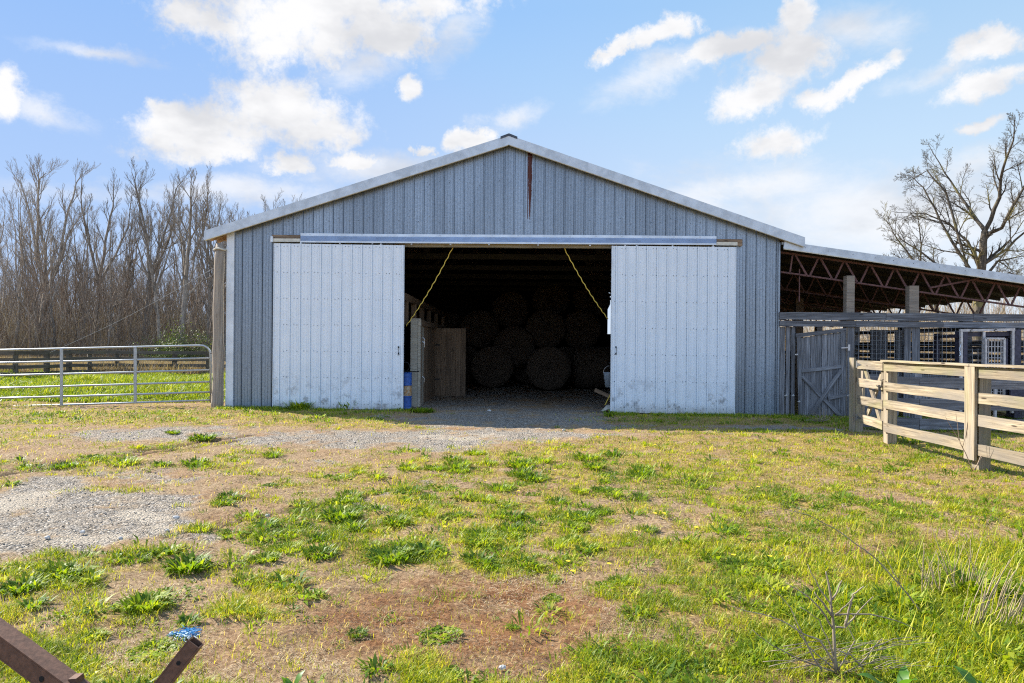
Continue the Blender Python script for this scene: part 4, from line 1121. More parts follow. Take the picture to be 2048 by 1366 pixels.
m.v += [(P(2022, 700, 14.9).x, 14.9, .28), (9.9+3, 14.9, .28), (12.9, 14.9, 1.0), (P(2022, 700, 14.9).x, 14.9, 1.0), (P(2022, 700, 14.9).x, 14.94, .28), (12.9, 14.94, .28), (12.9, 14.94, 1.0), (P(2022, 700, 14.9).x, 14.94, 1.0)]
m.face((0, 1, 2, 3)); m.face((7, 6, 5, 4)); m.face((3, 2, 6, 7)); m.face((0, 4, 5, 1)); m.face((0, 3, 7, 4)); m.build('side_panel', M['dark_metal'], ch)
m = MB()
for (q0, q1, y) in ((1973, 1973, 0),): 
    m.board(P(1974, 826, 14.95), P(1974, 760, 14.95), .05, .05, (1, 0, 0)); m.board(P(1990, 865, 14.95), P(1990, 760, 14.95), .05, .05, (1, 0, 0)); m.board(P(1945, 823, 15), P(1975, 829, 15), .04, .05)
m.build('lower_frame', M['light_metal'], ch)

# ------------------------------------------------------------------ FENCES
random.seed(33)
def board_fence(name, label, pts, zs_, hw, mat, post_w=.14, post_h=1.3, cover=None, t=.035, side=1, jit=.004, cap=None, group=None, skip_board=()):
    c = pts[0]; t_ = thing(name, label, 'fence', (c[0], c[1], gz(c[0], c[1])), group)
    nrm = None
    for i, p in enumerate(pts):
        g = gz(p[0], p[1]); a = pts[max(i-1, 0)]; b_ = pts[min(i+1, len(pts)-1)]
        d = (Vector((b_[0], b_[1], 0))-Vector((a[0], a[1], 0))).normalized(); n = Vector((-d.y, d.x, 0))*side
        q = Vector((p[0], p[1], 0))-n*(post_w/2+.002)
        m = MB(); m.board((q.x, q.y, g-.1), (q.x, q.y, g+post_h+random.uniform(-.02, .02)), post_w, post_w, n, jit=jit); m.build('post', mat, t_)
    for i in range(len(pts)-1):
        a, b_ = pts[i], pts[i+1]
        d = (Vector((b_[0], b_[1], 0))-Vector((a[0], a[1], 0))).normalized(); n = Vector((-d.y, d.x, 0))*side
        for k, z in enumerate(zs_):
            if (i, k) in skip_board: continue
            m = MB(); off = n*(t/2+.002)
            m.board(Vector((a[0], a[1], gz(*a[:2])+z+random.uniform(-.012, .012)))+off+d*.004, Vector((b_[0], b_[1], gz(*b_[:2])+z+random.uniform(-.012, .012)))+off-d*.004, hw, t, jit=jit)
            m.build('board', mat, t_)
    return t_
# the sunlit four-board fence coming towards the camera
def XY(px, Y): return (P(px, 700, Y).x, Y)
fence_pts = [XY(1772, 10.75), XY(1952, 8.5), (5.70, 6.1), (5.6, 3.6)]
zb = [1.215, .905, .62, .275]
lf = board_fence('board_fence', 'sunlit four-board wooden fence running toward the camera on the right', fence_pts, zb, .135, M['fence_wood'], side=-1, post_h=1.27)
d = (Vector((*fence_pts[1], 0))-Vector((*fence_pts[0], 0))).normalized()
# decide which side faces the yard (-x)
for i in range(1, 3):
    a = fence_pts[i]
    m = MB(); g = gz(*a); m.board((a[0]-.06, a[1], g+.13), (a[0]-.06, a[1], g+1.29), .19, .035, (0, 1, 0), jit=.003); m.build('face_board', M['fence_wood'], lf)
m = MB()
for i in range(len(fence_pts)-1):
    a, b_ = fence_pts[i], fence_pts[i+1]; m.board((a[0]-.02, a[1], gz(*a)+1.305), (b_[0]-.02, b_[1], gz(*b_)+1.305), .13, .03, (1, 0, 0), jit=.005)
m.build('cap_rail', M['fence_wood'], lf)
# small gate
g0, g1 = XY(1719, 12.1), XY(1770, 10.82)
gt = thing('wooden_gate', 'small wooden gate with crossed brace at the far end of the sunlit fence', 'gate', (g0[0], g0[1], gz(*g0)))
A0 = Vector((g0[0]-.02, g0[1], gz(*g0))); B0 = Vector((g1[0]-.02, g1[1], gz(*g1))); dg = (B0-A0).normalized(); ng = Vector((-1, 0, 0))
for k, z in enumerate((1.215, .905, .60, .28)):
    m = MB(); m.board(A0+Vector((0, 0, z)), B0+Vector((0, 0, z)), .145, .03, jit=.004); m.build('board', M['fence_wood'], gt)
for f in (.1, .9):
    m = MB(); p = A0.lerp(B0, f)-ng*.045; m.board(p+Vector((0, 0, .2)), p+Vector((0, 0, 1.27)), .11, .035, dg); m.build('stile', M['fence_wood'], gt)
for (fa_, za, fb, zb_, o_) in ((.2, 1.14, .82, .3, .045), (.82, 1.14, .18, .3, .082)):
    m = MB(); m.board(A0.lerp(B0, fa_)-ng*o_+Vector((0, 0, za)), A0.lerp(B0, fb)-ng*o_+Vector((0, 0, zb_)), .10, .03); m.build('brace', M['fence_wood'], gt)
for z in (1.215, .28):
    m = MB(); p = A0+ng*.02+Vector((0, 0, z)); m.board(p-dg*.04+Vector((0, 0, -.06)), p-dg*.04+Vector((0, 0, .06)), .04, .008, dg); 
    b = len(m.v); m.v += [tuple(p-dg*.02+Vector((0, 0, .04))), tuple(p-dg*.02+Vector((0, 0, -.04))), tuple(p+dg*.26)]; m.face((b, b+1, b+2)); m.face((b+2, b+1, b)); m.build('hinge', M['steel'], gt)
m = MB(); p = B0+ng*.03-dg*.08+Vector((0, 0, .89))
m.tube([p-dg*.16, p+dg*.1], .009, 6); m.tube([p+dg*.08, p+dg*.10+Vector((0, 0, .1)), p+dg*.16+Vector((0, 0, .12))], .007, 6); m.board(p-dg*.03+Vector((0, 0, -.07)), p-dg*.03+Vector((0, 0, .02)), .06, .012, dg)
m.build('latch', M['black_iron'], gt)
# end post of that line
ep = thing('gate_post', 'tall squared gate post at the far end of the sunlit fence', 'post', (XY(1711, 12.28)[0], 12.28, gz(6.1, 12.28)))
m = MB(); a = XY(1712, 12.25); m.board((a[0]-.06, a[1], gz(*a)-.05), (a[0]-.06, a[1], gz(*a)+1.34), .15, .035, (0, 1, 0)); m.build('face_board', M['fence_wood'], ep)
m = MB(); m.board((a[0]+.045, a[1]+.02, gz(*a)-.1), (a[0]+.045, a[1]+.02, gz(*a)+1.3), .14, .14, (0, 1, 0)); m.build('post', M['fence_wood'], ep)
# shaded cross fence inside the pen
board_fence('board_fence', 'grey board fence in the shade inside the pen, square to the sunlit one', [XY(1716, 12.75), XY(1838, 12.75), XY(2075, 12.75), (13, 12.75)], [.92, .52, .15], .2, M['grey_wood'], side=-1, post_h=1.08)
# dark board fence far left, behind the paddock
pl = [(-42, 28.2)]
for q, yy_ in ((30, 27.6), (97, 28.8), (141, 30.0), (180, 30.6), (234, 31.2), (272, 31.3), (347, 31.4), (415, 30.6), (520, 30.6)):
    pl.append((P(q, 700, yy_).x, yy_))
pl[0] = (pl[1][0]-2.6, 27.6)
board_fence('board_fence', 'dark brown board fence across the far side of the paddock', pl, [1.02, .73, .44, .16], .15, M['dark_fence'], post_w=.16, side=-1, post_h=1.1)

# ------------------------------------------------------------------ METAL TUBE GATE
def tube_gate():
    YG = 15.8; t = thing('metal_gate', 'galvanised six-rail tube gate standing open left of the barn', 'gate', (P(418, 700, YG).x, YG, 0))
    y_at = lambda q, l, r: l+(r-l)*q/418.0
    rails = [(700, 690.5), (725, 716.2), (750.5, 740), (775.5, 763.5), (796, 784), (813, 800.5)]
    q0 = -190
    m = MB(); pts = [P(q, y_at(q, *rails[0]), YG) for q in (q0, -80, 0, 120, 270, 396)]
    cx, cy = 402, 703
    for a in np.linspace(75, 0, 6): pts.append(P(402+19*math.cos(R(a)), y_at(402, *rails[0])+18-18*math.sin(R(a)), YG))
    pts.append(P(421.5, 805, YG)); m.tube(pts, .024, 10); m.build('outer_frame', M['galv'], t, True)
    for i, (l, r) in enumerate(rails[1:]):
        m = MB(); m.tube([P(q0, y_at(q0, l, r), YG), P(60, y_at(60, l, r)+.4, YG), P(240, y_at(240, l, r)+.4, YG), P(419, y_at(419, l, r), YG)], .0225, 10); m.build('rail', M['galv'], t, True)
    for q in (123, 270.5, -60):
        m = MB(); m.board(P(q, y_at(q, *rails[0]), YG-.03), P(q, y_at(q, *rails[5])+2, YG-.03), .065, .02, (1, 0, 0)); u = m.build('upright', M['galv'], t)
    m = MB()
    for y in (707, 789): m.tube([P(421, y, YG), P(429, y, 15.6)], .014, 6)
    m.build('gate_hinge', M['black_iron'], t)
tube_gate()
# big pole
pc = P(435, 819, 15.42)
t = thing('wooden_pole', 'tall round weathered wooden pole carrying the metal gate', 'pole', (pc.x, pc.y, gz(pc.x, pc.y)))
m = MB(); pts = []; rr = []
for i in range(15):
    f = i/14; z = -.1+f*(P(438, 487, 15.42).z+.1); pts.append((pc.x-.01+.03*f+.012*math.sin(f*7), pc.y, z)); rr.append(.128-.026*f+.006*math.sin(f*23)+(0.012 if i == 5 else 0))
rr[-1] -= .012
m.tube(pts, rr, 16); m.build('pole_shaft', M['post_wood'], t, True)
m = MB(); cz = P(438, 499, 15.42); m.tube([(pts[-1][0]+.122*math.cos(a), pc.y+.122*math.sin(a), cz.z+.01*math.sin(a*3)) for a in np.linspace(0, 6.283, 20)], .022, 6); m.tube([(pts[-1][0]+.1, pc.y, cz.z), (XL+.02, YF+.02, cz.z+.05)], .012, 6); m.build('rope_lashing', M['lip'], t)
m = MB(); a = P(438, 530, 15.5); b_ = P(100, 705, 17.5); m.tube([a.lerp(b_, k/20)-Vector((0, 0, .10*math.sin(math.pi*k/20))) for k in range(21)], .0032, 5)
tag(recentre(m.build('guy_wire', M['galv'])), 'thin wire running from the tall pole down over the metal gate', 'wire')

# ------------------------------------------------------------------ TREES
def tree_mesh(limbs, levels, seed, twig=.006, density=1.0, up=.25, spread=.75, sides=(6, 5, 4, 3, 3)):
    """limbs: list of (polyline, r0, r1). Returns (trunk MB, crown MB) as light tubes"""
    rnd = random.Random(seed)
    V, Fc = [], []
    def tb(pts, r0, r1, n):
        base = len(V); prev = None; N = len(pts)
        for i, p in enumerate(pts):
            d = (pts[min(i+1, N-1)]-pts[max(i-1, 0)]); d.normalize()
            if prev is None: x = d.cross(Vector((.3, .5, .1)) if abs(d.z) > .8 else Vector((0, 0, 1))); x.normalize()
            else: x = prev-d*prev.dot(d); x.normalize()
            prev = x; y = d.cross(x); r = r0+(r1-r0)*i/(N-1)
            for k in range(n):
                a = 6.28318*k/n; V.append(p+(x*math.cos(a)+y*math.sin(a))*r)
        for i in range(N-1):
            for k in range(n):
                k2 = (k+1) % n; Fc.append((base+i*n+k, base+i*n+k2, base+(i+1)*n+k2, base+(i+1)*n+k))
    def side_branches(pts, r0, r1, L, lev, cnt, t0):
        if lev > levels: return
        N = len(pts)-1
        for j in range(cnt):
            t = t0+(1-t0)*(j+rnd.random())/cnt; t = min(t, .99); i = int(t*N); f = t*N-i; p = pts[i].lerp(pts[i+1], f)
            d = (pts[i+1]-pts[i]).normalized(); az = j*2.4+rnd.uniform(-.6, .6)
            x = d.cross(Vector((.2, .4, 1)) if abs(d.z) < .9 else Vector((1, .1, 0))).normalized(); y = d.cross(x)
            o = x*math.cos(az)+y*math.sin(az); ang = rnd.uniform(.55, 1.0)*spread
            nd = (d*math.cos(ang)+o*math.sin(ang)).normalized()
            bl = L*rnd.uniform(.6, 1.15)*(1-.55*(t-t0)/(1-t0+1e-6)); br = (r0+(r1-r0)*t)*rnd.uniform(.45, .65)
            br = max(br, twig)
            seg = 5 if lev <= 1 else 4 if lev == 2 else 3
            q = [p]; cd = nd
            for s in range(seg):
                cd = (cd+Vector((rnd.gauss(0, .13), rnd.gauss(0, .13), rnd.gauss(0, .10)+up*.28))).normalized(); q.append(q[-1]+cd*bl/seg)
            tb(q, br, max(twig*.6, br*.3), sides[min(lev, 4)])
            side_branches(q, br, max(twig*.6, br*.3), bl*.52, lev+1, max(2, int(round((7 if lev == 1 else 5 if lev == 2 else 4)*density))), .2)
    tr = None
    for k, (pl_, r0, r1, L, cnt, t0) in enumerate(limbs):
        pts = [Vector(p) for p in pl_]
        # subdivide with a little wander
        fine = [pts[0]]
        for a, b_ in zip(pts, pts[1:]):
            l = (b_-a).length
            for s in range(1, 4): 
                w_ = Vector((rnd.gauss(0, .012), rnd.gauss(0, .012), 0))*l if s < 3 else Vector((0, 0, 0)); fine.append(a.lerp(b_, s/3)+w_)
        tb(fine, r0, r1, sides[0])
        if k == 0: tr = (list(V), list(Fc)); V.clear(); Fc.clear()
        side_branches(fine, r0, r1, L, 1, cnt, t0)
    out = []
    for nm, (vv_, ff) in (('trunk', tr), ('crown', (V, Fc))):
        me = bpy.data.meshes.new(nm); me.from_pydata([tuple(v) for v in vv_], [], ff); me.polygons.foreach_set('use_smooth', [True]*len(ff)); out.append(me)
    return out
def put_tree(meshes, mat, loc, label, name='bare_tree', rot=0.0, sc=1.0, group=None, zs_=1.0):
    t = thing(name, label, 'tree', loc, group); t.rotation_euler = (0, 0, rot); t.scale = (sc, sc, sc*zs_)
    for nm, me in zip(('trunk', 'crown'), meshes):
        if not me.materials: me.materials.append(mat)
        o = bpy.data.objects.new(nm, me); COL.objects.link(o); o.parent = t
    return t
def wild(seed, H, r, forks=3, low=.25, lean=.1):
    rnd = random.Random(seed); fz = H*rnd.uniform(low, low+.15)
    top = Vector((rnd.uniform(-lean, lean)*fz, rnd.uniform(-lean, lean)*fz, fz))
    L = [([(0, 0, -.1), top*.5+Vector((rnd.uniform(-.1, .1), 0, 0)), top], r, r*.72, H*.12, 3, .5)]
    for k in range(forks):
        a = rnd.uniform(0, 6.28) if forks > 2 else k*math.pi+rnd.uniform(-.6, .6); s = rnd.uniform(.10, .24)*(H-fz)
        e = Vector((math.cos(a)*s, math.sin(a)*s, H-rnd.uniform(0, .2)*H)); m1 = top.lerp(e, .4)+Vector((math.cos(a), math.sin(a), 0))*s*.22
        L.append(([top, m1, m1.lerp(e, .55)+Vector((rnd.uniform(-.2, .2), rnd.uniform(-.2, .2), 0)), e], r*.62, .012, H*.20, 9, .12))
    return L
protos = [tree_mesh(wild(100+i, 13, .12+.015*(i % 3), 2+i % 3, .2+.06*(i % 3)), 3, 200+i, twig=.0065, density=1.15, up=.55, spread=.72) for i in range(7)]
thin = [tree_mesh(wild(300+i, 11, .08, 2, .3, .06), 2, 400+i, twig=.007, density=1.15, up=.5, spread=.8, sides=(5, 4, 3, 3, 3)) for i in range(5)]

# a few trees one can tell apart, their limbs laid out as they stand
def limbs_px(Y, base, rest, depth=1.0):
    """limb polylines given at true distance Y around the trunk's base"""
    b = P(base[0], base[1], Y); out = []
    for k, (pl_, r0, r1, L, cnt, t0) in enumerate(rest):
        pts = []
        rr = random.Random(k*7+int(base[0])); side = rr.choice((-1, 1))*depth
        for j, (q, y) in enumerate(pl_):
            v = P(q, y, Y)-Vector((b.x, Y, 0)); v.y = side*j*.35 if k else 0; pts.append(v)
        if k == 0: pts[0].z = -.1
        out.append((pts, r0, r1, L, cnt, t0))
    return out, Vector((b.x, Y, 0))
hero = [
 (46, (85, 700), [([(85, 708), (84, 650), (92, 588)], .24, .19, 2, 2, .6),
    ([(92, 588), (70, 520), (52, 455), (28, 385), (8, 350)], .12, .014, 3.2, 10, .15), ([(92, 588), (84, 500), (62, 420), (58, 350), (64, 335)], .11, .014, 2.8, 10, .2),
    ([(92, 588), (112, 520), (118, 440), (132, 360), (136, 340)], .12, .014, 2.8, 10, .15), ([(92, 588), (125, 530), (150, 470), (185, 430)], .09, .014, 2.6, 8, .2),
    ([(85, 660), (60, 620), (30, 560), (5, 480)], .09, .014, 2.6, 8, .2), ([(72, 522), (84, 440), (92, 370), (98, 352)], .10, .02, 2.2, 8, .2)],
    'tall forked bare grey tree at the far left of the wood'),
 (48, (290, 700), [([(288, 708), (292, 650), (300, 560)], .22, .17, 2, 2, .6),
    ([(300, 560), (290, 490), (270, 440), (262, 375), (270, 345)], .09, .014, 2.8, 10, .15), ([(300, 560), (300, 480), (288, 400), (280, 352)], .11, .02, 2.4, 9, .2),
    ([(300, 560), (315, 490), (330, 430), (338, 370), (345, 352)], .09, .014, 2.6, 10, .15), ([(300, 560), (335, 500), (358, 450), (362, 400)], .10, .02, 2.4, 8, .2)],
    'bare tree with a narrow V of limbs in the middle of the wood'),
 (44, (358, 700), [([(360, 708), (366, 640), (372, 560)], .19, .14, 2, 2, .6),
    ([(372, 560), (362, 490), (345, 440), (340, 400)], .10, .02, 2.4, 9, .15), ([(372, 560), (385, 480), (392, 410), (398, 365)], .12, .02, 2.6, 10, .15),
    ([(385, 520), (410, 470), (425, 420), (430, 370)], .09, .02, 2.2, 8, .2), ([(368, 600), (400, 560), (440, 540), (470, 500)], .08, .02, 2.2, 8, .2)],
    'leaning bare tree beside the barn eave, right end of the wood'),
 (50, (190, 700), [([(192, 708), (195, 640), (198, 570)], .19, .15, 2, 2, .6),
    ([(198, 570), (185, 490), (176, 420), (182, 360)], .11, .02, 2.4, 10, .15), ([(198, 570), (205, 480), (215, 410), (212, 362)], .12, .02, 2.4, 10, .15), ([(198, 570), (225, 510), (246, 450), (248, 380)], .10, .02, 2.4, 9, .2)],
    'upright bare tree between the forked tree and the V-limbed tree'),
]
for Y_, base, rest, lab in hero:
    L_, loc = limbs_px(Y_, base, rest); me = tree_mesh(L_, 3, int(base[0]), twig=.006, density=1.35, up=.5, spread=.62)
    put_tree(me, M['bark'], loc, lab)
# the big tree on the right
L_, loc = limbs_px(36, (1958, 620), [([(1956, 690), (1958, 600), (1964, 530), (1970, 462)], .27, .16, 2.5, 5, .4),
    ([(1970, 462), (1964, 430), (1950, 385), (1930, 330), (1908, 262)], .105, .012, 2.4, 11, .12), ([(1970, 462), (1984, 400), (1975, 350), (1980, 300), (1968, 262)], .11, .012, 2.1, 12, .12),
    ([(1970, 470), (1988, 460), (1995, 420), (2012, 370), (2025, 300), (2022, 262)], .105, .012, 2.2, 12, .15), ([(1955, 560), (1930, 500), (1905, 430), (1885, 360), (1870, 330)], .095, .012, 2.4, 12, .2),
    ([(1960, 540), (1950, 480), (1925, 440), (1890, 415), (1838, 408)], .08, .012, 2.2, 10, .2), ([(1955, 575), (1915, 550), (1870, 500), (1840, 470), (1822, 430)], .085, .012, 2.2, 10, .2),
    ([(1965, 530), (2000, 500), (2040, 450), (2090, 430)], .09, .014, 2.8, 10, .2), ([(1966, 560), (2010, 520), (2060, 510), (2110, 500)], .085, .012, 2.2, 10, .2), ([(1960, 590), (2005, 565), (2050, 540), (2100, 560)], .07, .012, 1.9, 9, .2),
    ([(1955, 590), (1900, 560), (1850, 545), (1800, 530)], .07, .012, 2.1, 10, .2), ([(1925, 500), (1905, 380), (1880, 330), (1850, 350)], .07, .015, 2.0, 8, .2)], 1.6)
put_tree(tree_mesh(L_, 4, 77, twig=.0045, density=1.25, up=.12, spread=.85), M['bark_oak'], loc, 'big spreading bare tree with mossy trunk behind the lean-to roof')

random.seed(55)
GW = 'bare trees of the wood left of the barn'
LW = 'bare grey tree crowded into the wood behind the paddock fence'
for q in (452, 470, 486, 503, 520, 538):
    Y_ = random.uniform(46, 56); put_tree(random.choice(protos), M['bark'], ((q-1024)*Y_/F, Y_, 0), LW, rot=random.uniform(0, 6.28), sc=random.uniform(.84, .96)*Y_/52*(1.0 if q < 510 else .9), group=GW)
LW = 'bare grey tree crowded into the wood behind the paddock fence'
n_ = 0
for row, (Y0, Y1, cnt) in enumerate(((43, 50, 15), (50, 60, 36), (60, 78, 46))):
    for i in range(cnt):
        Y_ = random.uniform(Y0, Y1); q = -60+620*(i+random.random())/cnt; x = (q-1024)*Y_/F
        pr = random.choice(protos)
        sc = random.uniform(.82, 1.0)if row == 0 or (row == 1 and i % 4 == 0) else random.uniform(.5, .72)*Y_/55
        put_tree(pr, M['bark'], (x, Y_, 0), LW, rot=random.uniform(0, 6.28), sc=sc, group=GW)
for i in range(95):
    Y_ = random.uniform(41, 60); q = -60+620*random.random(); x = (q-1024)*Y_/F
    put_tree(random.choice(thin), M['bark_brown'], (x, Y_, 0), 'thin brown sapling in the understorey of the wood', name='sapling', rot=random.uniform(0, 6.28), sc=random.uniform(.45, .8), group='saplings in the wood')
for i in range(34):
    Y_ = random.uniform(40, 62); q = 1740+480*(i+random.random())/34; x = (q-1024)*Y_/F
    pr = random.choice(protos if i % 3 == 0 else thin)
    put_tree(pr, M['bark_brown'], (x, Y_, -.3), 'small bare tree in the hedge line behind the lean-to shed', rot=random.uniform(0, 6.28), sc=random.uniform(.42, .62)*Y_/50, group='bare trees behind the lean-to')
L_, loc = limbs_px(38, (1880, 640), [([(1885, 690), (1870, 600), (1842, 545)], .13, .09, 2, 4, .3), ([(1842, 545), (1820, 500), (1800, 460), (1792, 430)], .06, .012, 2.2, 9, .1), ([(1842, 545), (1835, 490), (1822, 440)], .06, .012, 2.0, 8, .1), ([(1855, 570), (1815, 545), (1780, 500)], .05, .012, 2.0, 8, .1)])
put_tree(tree_mesh(L_, 3, 78, twig=.008, density=1.0, up=.3, spread=.8), M['bark_oak'], loc, 'smaller bare tree leaning left of the big mossy tree')

def brush(name, label, n, q0, q1, Y0, Y1, hmin, hmax, mat, wd=(.02, .05)):
    y = U(Y0, Y1, n); q = U(q0, q1, n); x = (q-1024)*y/F
    h = U(hmin, hmax, n)*(.5+.8*fbm(x*.25, y*.1, 7, 3)); p = np.stack([x, y, ground_z(x, y)+U(0, 1, n)**2*h*.75], 1)
    o = leaf_mesh(name, p, U(0, 6.283, n), U(.5, 1.57, n), U(.2, 1.5, n), h*U(.25, .8, n), U(wd[0]*.6, wd[0]*1.2, n), U(*wd, n)*.6, RNG.random(n), mat, twist=U(-1, 1, n))
    tag(o, label, 'undergrowth', kind='stuff')
brush('undergrowth', 'tangled brown brush filling the wood left of the barn', 52000, -60, 560, 42, 74, 1.6, 4.8, M['brush'], (.014, .03))
brush('undergrowth', 'dense far brush closing the back of the wood', 26000, -120, 620, 74, 95, 4, 9, M['brush'], (.04, .10))
brush('undergrowth', 'bright tan brush seen under the lean-to roof', 30000, 1500, 2400, 40, 62, 2.0, 6.0, M['dry'], (.02, .05))
def shrub(loc, w_, h, n, label, mat, seed, size=.10):
    c = Vector(loc); a = U(0, 6.283, n); e = np.arcsin(U(0, 1, n)); r = RNG.random(n)**.4
    lum = 1+.25*np.sin(a*3+seed)+.2*np.sin(a*5+e*4)
    x = w_*r*np.cos(e)*np.cos(a)*lum; y = w_*r*np.cos(e)*np.sin(a)*lum; z = h*r*np.sin(e)*lum
    p = np.stack([x, y, z], 1)
    t = thing('evergreen_shrub', label, 'shrub', tuple(c))
    o = leaf_mesh('crown', p, U(0, 6.283, n), U(-.3, 1.2, n), U(-.6, .8, n), U(size*.6, size*1.6, n), U(.02, .04, n), U(.03, .07, n), RNG.random(n), mat, parent=t)
    m = MB()
    for k in range(5): m.tube([(0, 0, -.05), (random.uniform(-.3, .3)*w_, random.uniform(-.3, .3)*w_, h*.45), (random.uniform(-.6, .6)*w_, random.uniform(-.5, .5)*w_, h*.85)], [.05, .03, .01], 5)
    o2 = m.build('stem', M['bark_brown']); o2.parent = t
c = P(365, 700, 39); shrub((c.x, 39, 0), 2.0, 2.15, 8000, 'yellow-green shrub behind the far fence, nearest the pole', M['shrub'], 1)
c = P(335, 700, 41); shrub((c.x, 41, 0), 1.6, 1.75, 4200, 'smaller olive shrub just left of the yellow-green shrub', M['shrub'], 3)

# ------------------------------------------------------------------ FOREGROUND THINGS
random.seed(77)
def weed(px, py, wpx, kind, label, mat='lush', n=None, hs=1.0, name='weed_clump', dark=0.0):
    c = G(px, py); s = c.y/F; rad = wpx*s*.5; n = n or {0: 90, 1: 34, 2: 170}[kind]
    q = rosette(0, 0, rad, n, kind); zz = ground_z(q[0]+c.x, q[1]+c.y)-gz(c.x, c.y)+.004
    L = q[5]*hs
    e1 = np.clip(q[3]*(1.15 if hs > 1 else 1), .1, 1.5)
    t = leaf_mesh(name, np.stack([q[0]*.8, q[1]*.8, zz], 1), q[2], e1, q[4], L, q[6], q[7], np.clip(U(0, .75, n)+random.uniform(-.1, .25), 0, 1), M[mat])
    t.location = (c.x, c.y, gz(c.x, c.y)); tag(t, label, 'weed', None); return t
W_ = [
 (632, 1190, 62, 1, 'single dark dock-like weed rosette on bare soil below the middle of the yard', 'lush', 1.15),
 (705, 1060, 72, 1, 'dark broad-leaved weed right of the bright grass hump', 'lush', 1.15),
 (680, 1040, 105, 0, 'bright grass hump on the edge of the gravel', 'lush', 1.1),
 (1270, 1228, 78, 1, 'bright spiky green weed at the right edge of the bare soil', 'lush', 1.1),
 (1028, 1254, 42, 1, 'lone upright thistle-like weed in the middle of the bare soil', 'lush', 1.0),
 (1104, 1156, 46, 1, 'compact bright rosette at the top edge of the bare soil', 'lush', 1.1),
 (1104, 1196, 50, 2, 'low grey-green rosette just below the compact bright one', 'lush', 1.0),
 (880, 1270, 115, 2, 'wide flat clover mat on the bare soil', 'lush', 1.0),
 (752, 1342, 100, 1, 'large leafy weed at the bottom edge left of centre', 'lush', 1.0),
 (900, 1345, 70, 2, 'flat clover plant right of the large bottom-edge weed', 'lush', 1.0),
 (290, 1215, 125, 0, 'biggest bushy green weed clump in the left foreground', 'lush', 1.15),
 (305, 1300, 120, 2, 'round-leaved clover clump beside the rusty steel tube', 'lush', 1.1),
 (375, 1245, 80, 1, 'pale long-leaved weed just behind the blue twine', 'lush', .9),
 (185, 1272, 75, 0, 'small grey-green tuft above the long rusty tube', 'lush', .9),
 (375, 1135, 120, 0, 'bright weed clump left of centre below the gravel patch', 'lush', 1.1),
 (335, 1108, 90, 1, 'leafy weed at the near edge of the gravel patch', 'lush', 1.0),
 (120, 1150, 100, 0, 'wide weed clump low on the left side', 'lush', 1.1),
 (180, 1165, 70, 1, 'taller leafy weed rising right of the wide left clump', 'lush', 1.4),
 (45, 1180, 110, 0, 'dark green weed clump at the left edge', 'lush', 1.0),
 (65, 1215, 90, 1, 'leafy weed below the left-edge clump', 'lush', 1.0),
 (715, 1268, 56, 0, 'thin grassy tuft on bare soil right of the dock-like rosette', 'field', .9),
 (550, 1165, 80, 1, 'flat pale weed left of the dock-like rosette', 'lush', .9),
 (530, 1120, 80, 0, 'low weed clump above the flat pale weed', 'lush', .9),
 (640, 1112, 90, 0, 'low weed clump under the bright grass hump', 'lush', .9),
 (780, 1120, 130, 0, 'wide grassy clump left of centre', 'lush', .9),
 (850, 1105, 110, 1, 'dark leafy clump right of the wide grassy clump', 'lush', .9),
 (960, 1125, 100, 0, 'bright grass clump above the bare soil, centre', 'field', .9),
 (1190, 940, 70, 1, 'dark weed clump out in the turf right of the drive', 'lush', .9),
 (1040, 935, 90, 0, 'grassy clump out in the turf below the drive', 'lush', .8),
 (1580, 1090, 70, 1, 'dark broad-leaved weed by the small bare patch on the right', 'lush', .9),
 (1640, 1020, 50, 1, 'small dark weed above the bare patch on the right', 'lush', .9),
 (1470, 1018, 40, 1, 'little dark weed left of the long dead stem', 'lush', .9),
 (600, 822, 60, 0, 'tall grass tuft against the foot of the left sliding door', 'lush', 1.5),
 (700, 820, 70, 0, 'wide grass tuft at the foot of the left sliding door, nearer the opening', 'lush', 1.3),
 (1218, 832, 42, 1, 'leafy weed at the inner foot of the right sliding door', 'lush', 1.3),
 (1310, 830, 28, 1, 'small weed under the middle of the right sliding door', 'lush', 1.0),
 (845, 826, 70, 0, 'flat grass clump on the gravel before the blue barrel', 'lush', .7),
 (345, 872, 40, 0, 'small grass tuft in the gravel strip left of the barn', 'lush', .8),
 (405, 882, 75, 0, 'long grass tuft at the end of the left gravel strip', 'lush', .8),
 (1950, 1190, 150, 0, 'tall bushy grass clump under the dead stalks at right', 'lush', 1.3),
 (1800, 1215, 130, 0, 'bright bushy clump behind the dead shrub', 'lush', 1.2),
 (2010, 1260, 130, 2, 'dense leafy mat at the right edge under the dead stalks', 'lush', 1.3),
 (1720, 1290, 130, 2, 'clover mat right of the dead shrub', 'field', 1.2),
 (1560, 1300, 130, 2, 'clover mat left of the dead shrub', 'field', 1.1),
 (1440, 1345, 110, 2, 'pale clover mat at the bottom edge', 'field', 1.0),
]
for (px, py, wp, kd, lab, mt, hs) in W_: weed(px, py, wp*.92, kd, lab, mt, hs=hs*.85, n={0: 240, 1: 64, 2: 300}[kd])
rr = random.Random(4)
xs_e = []
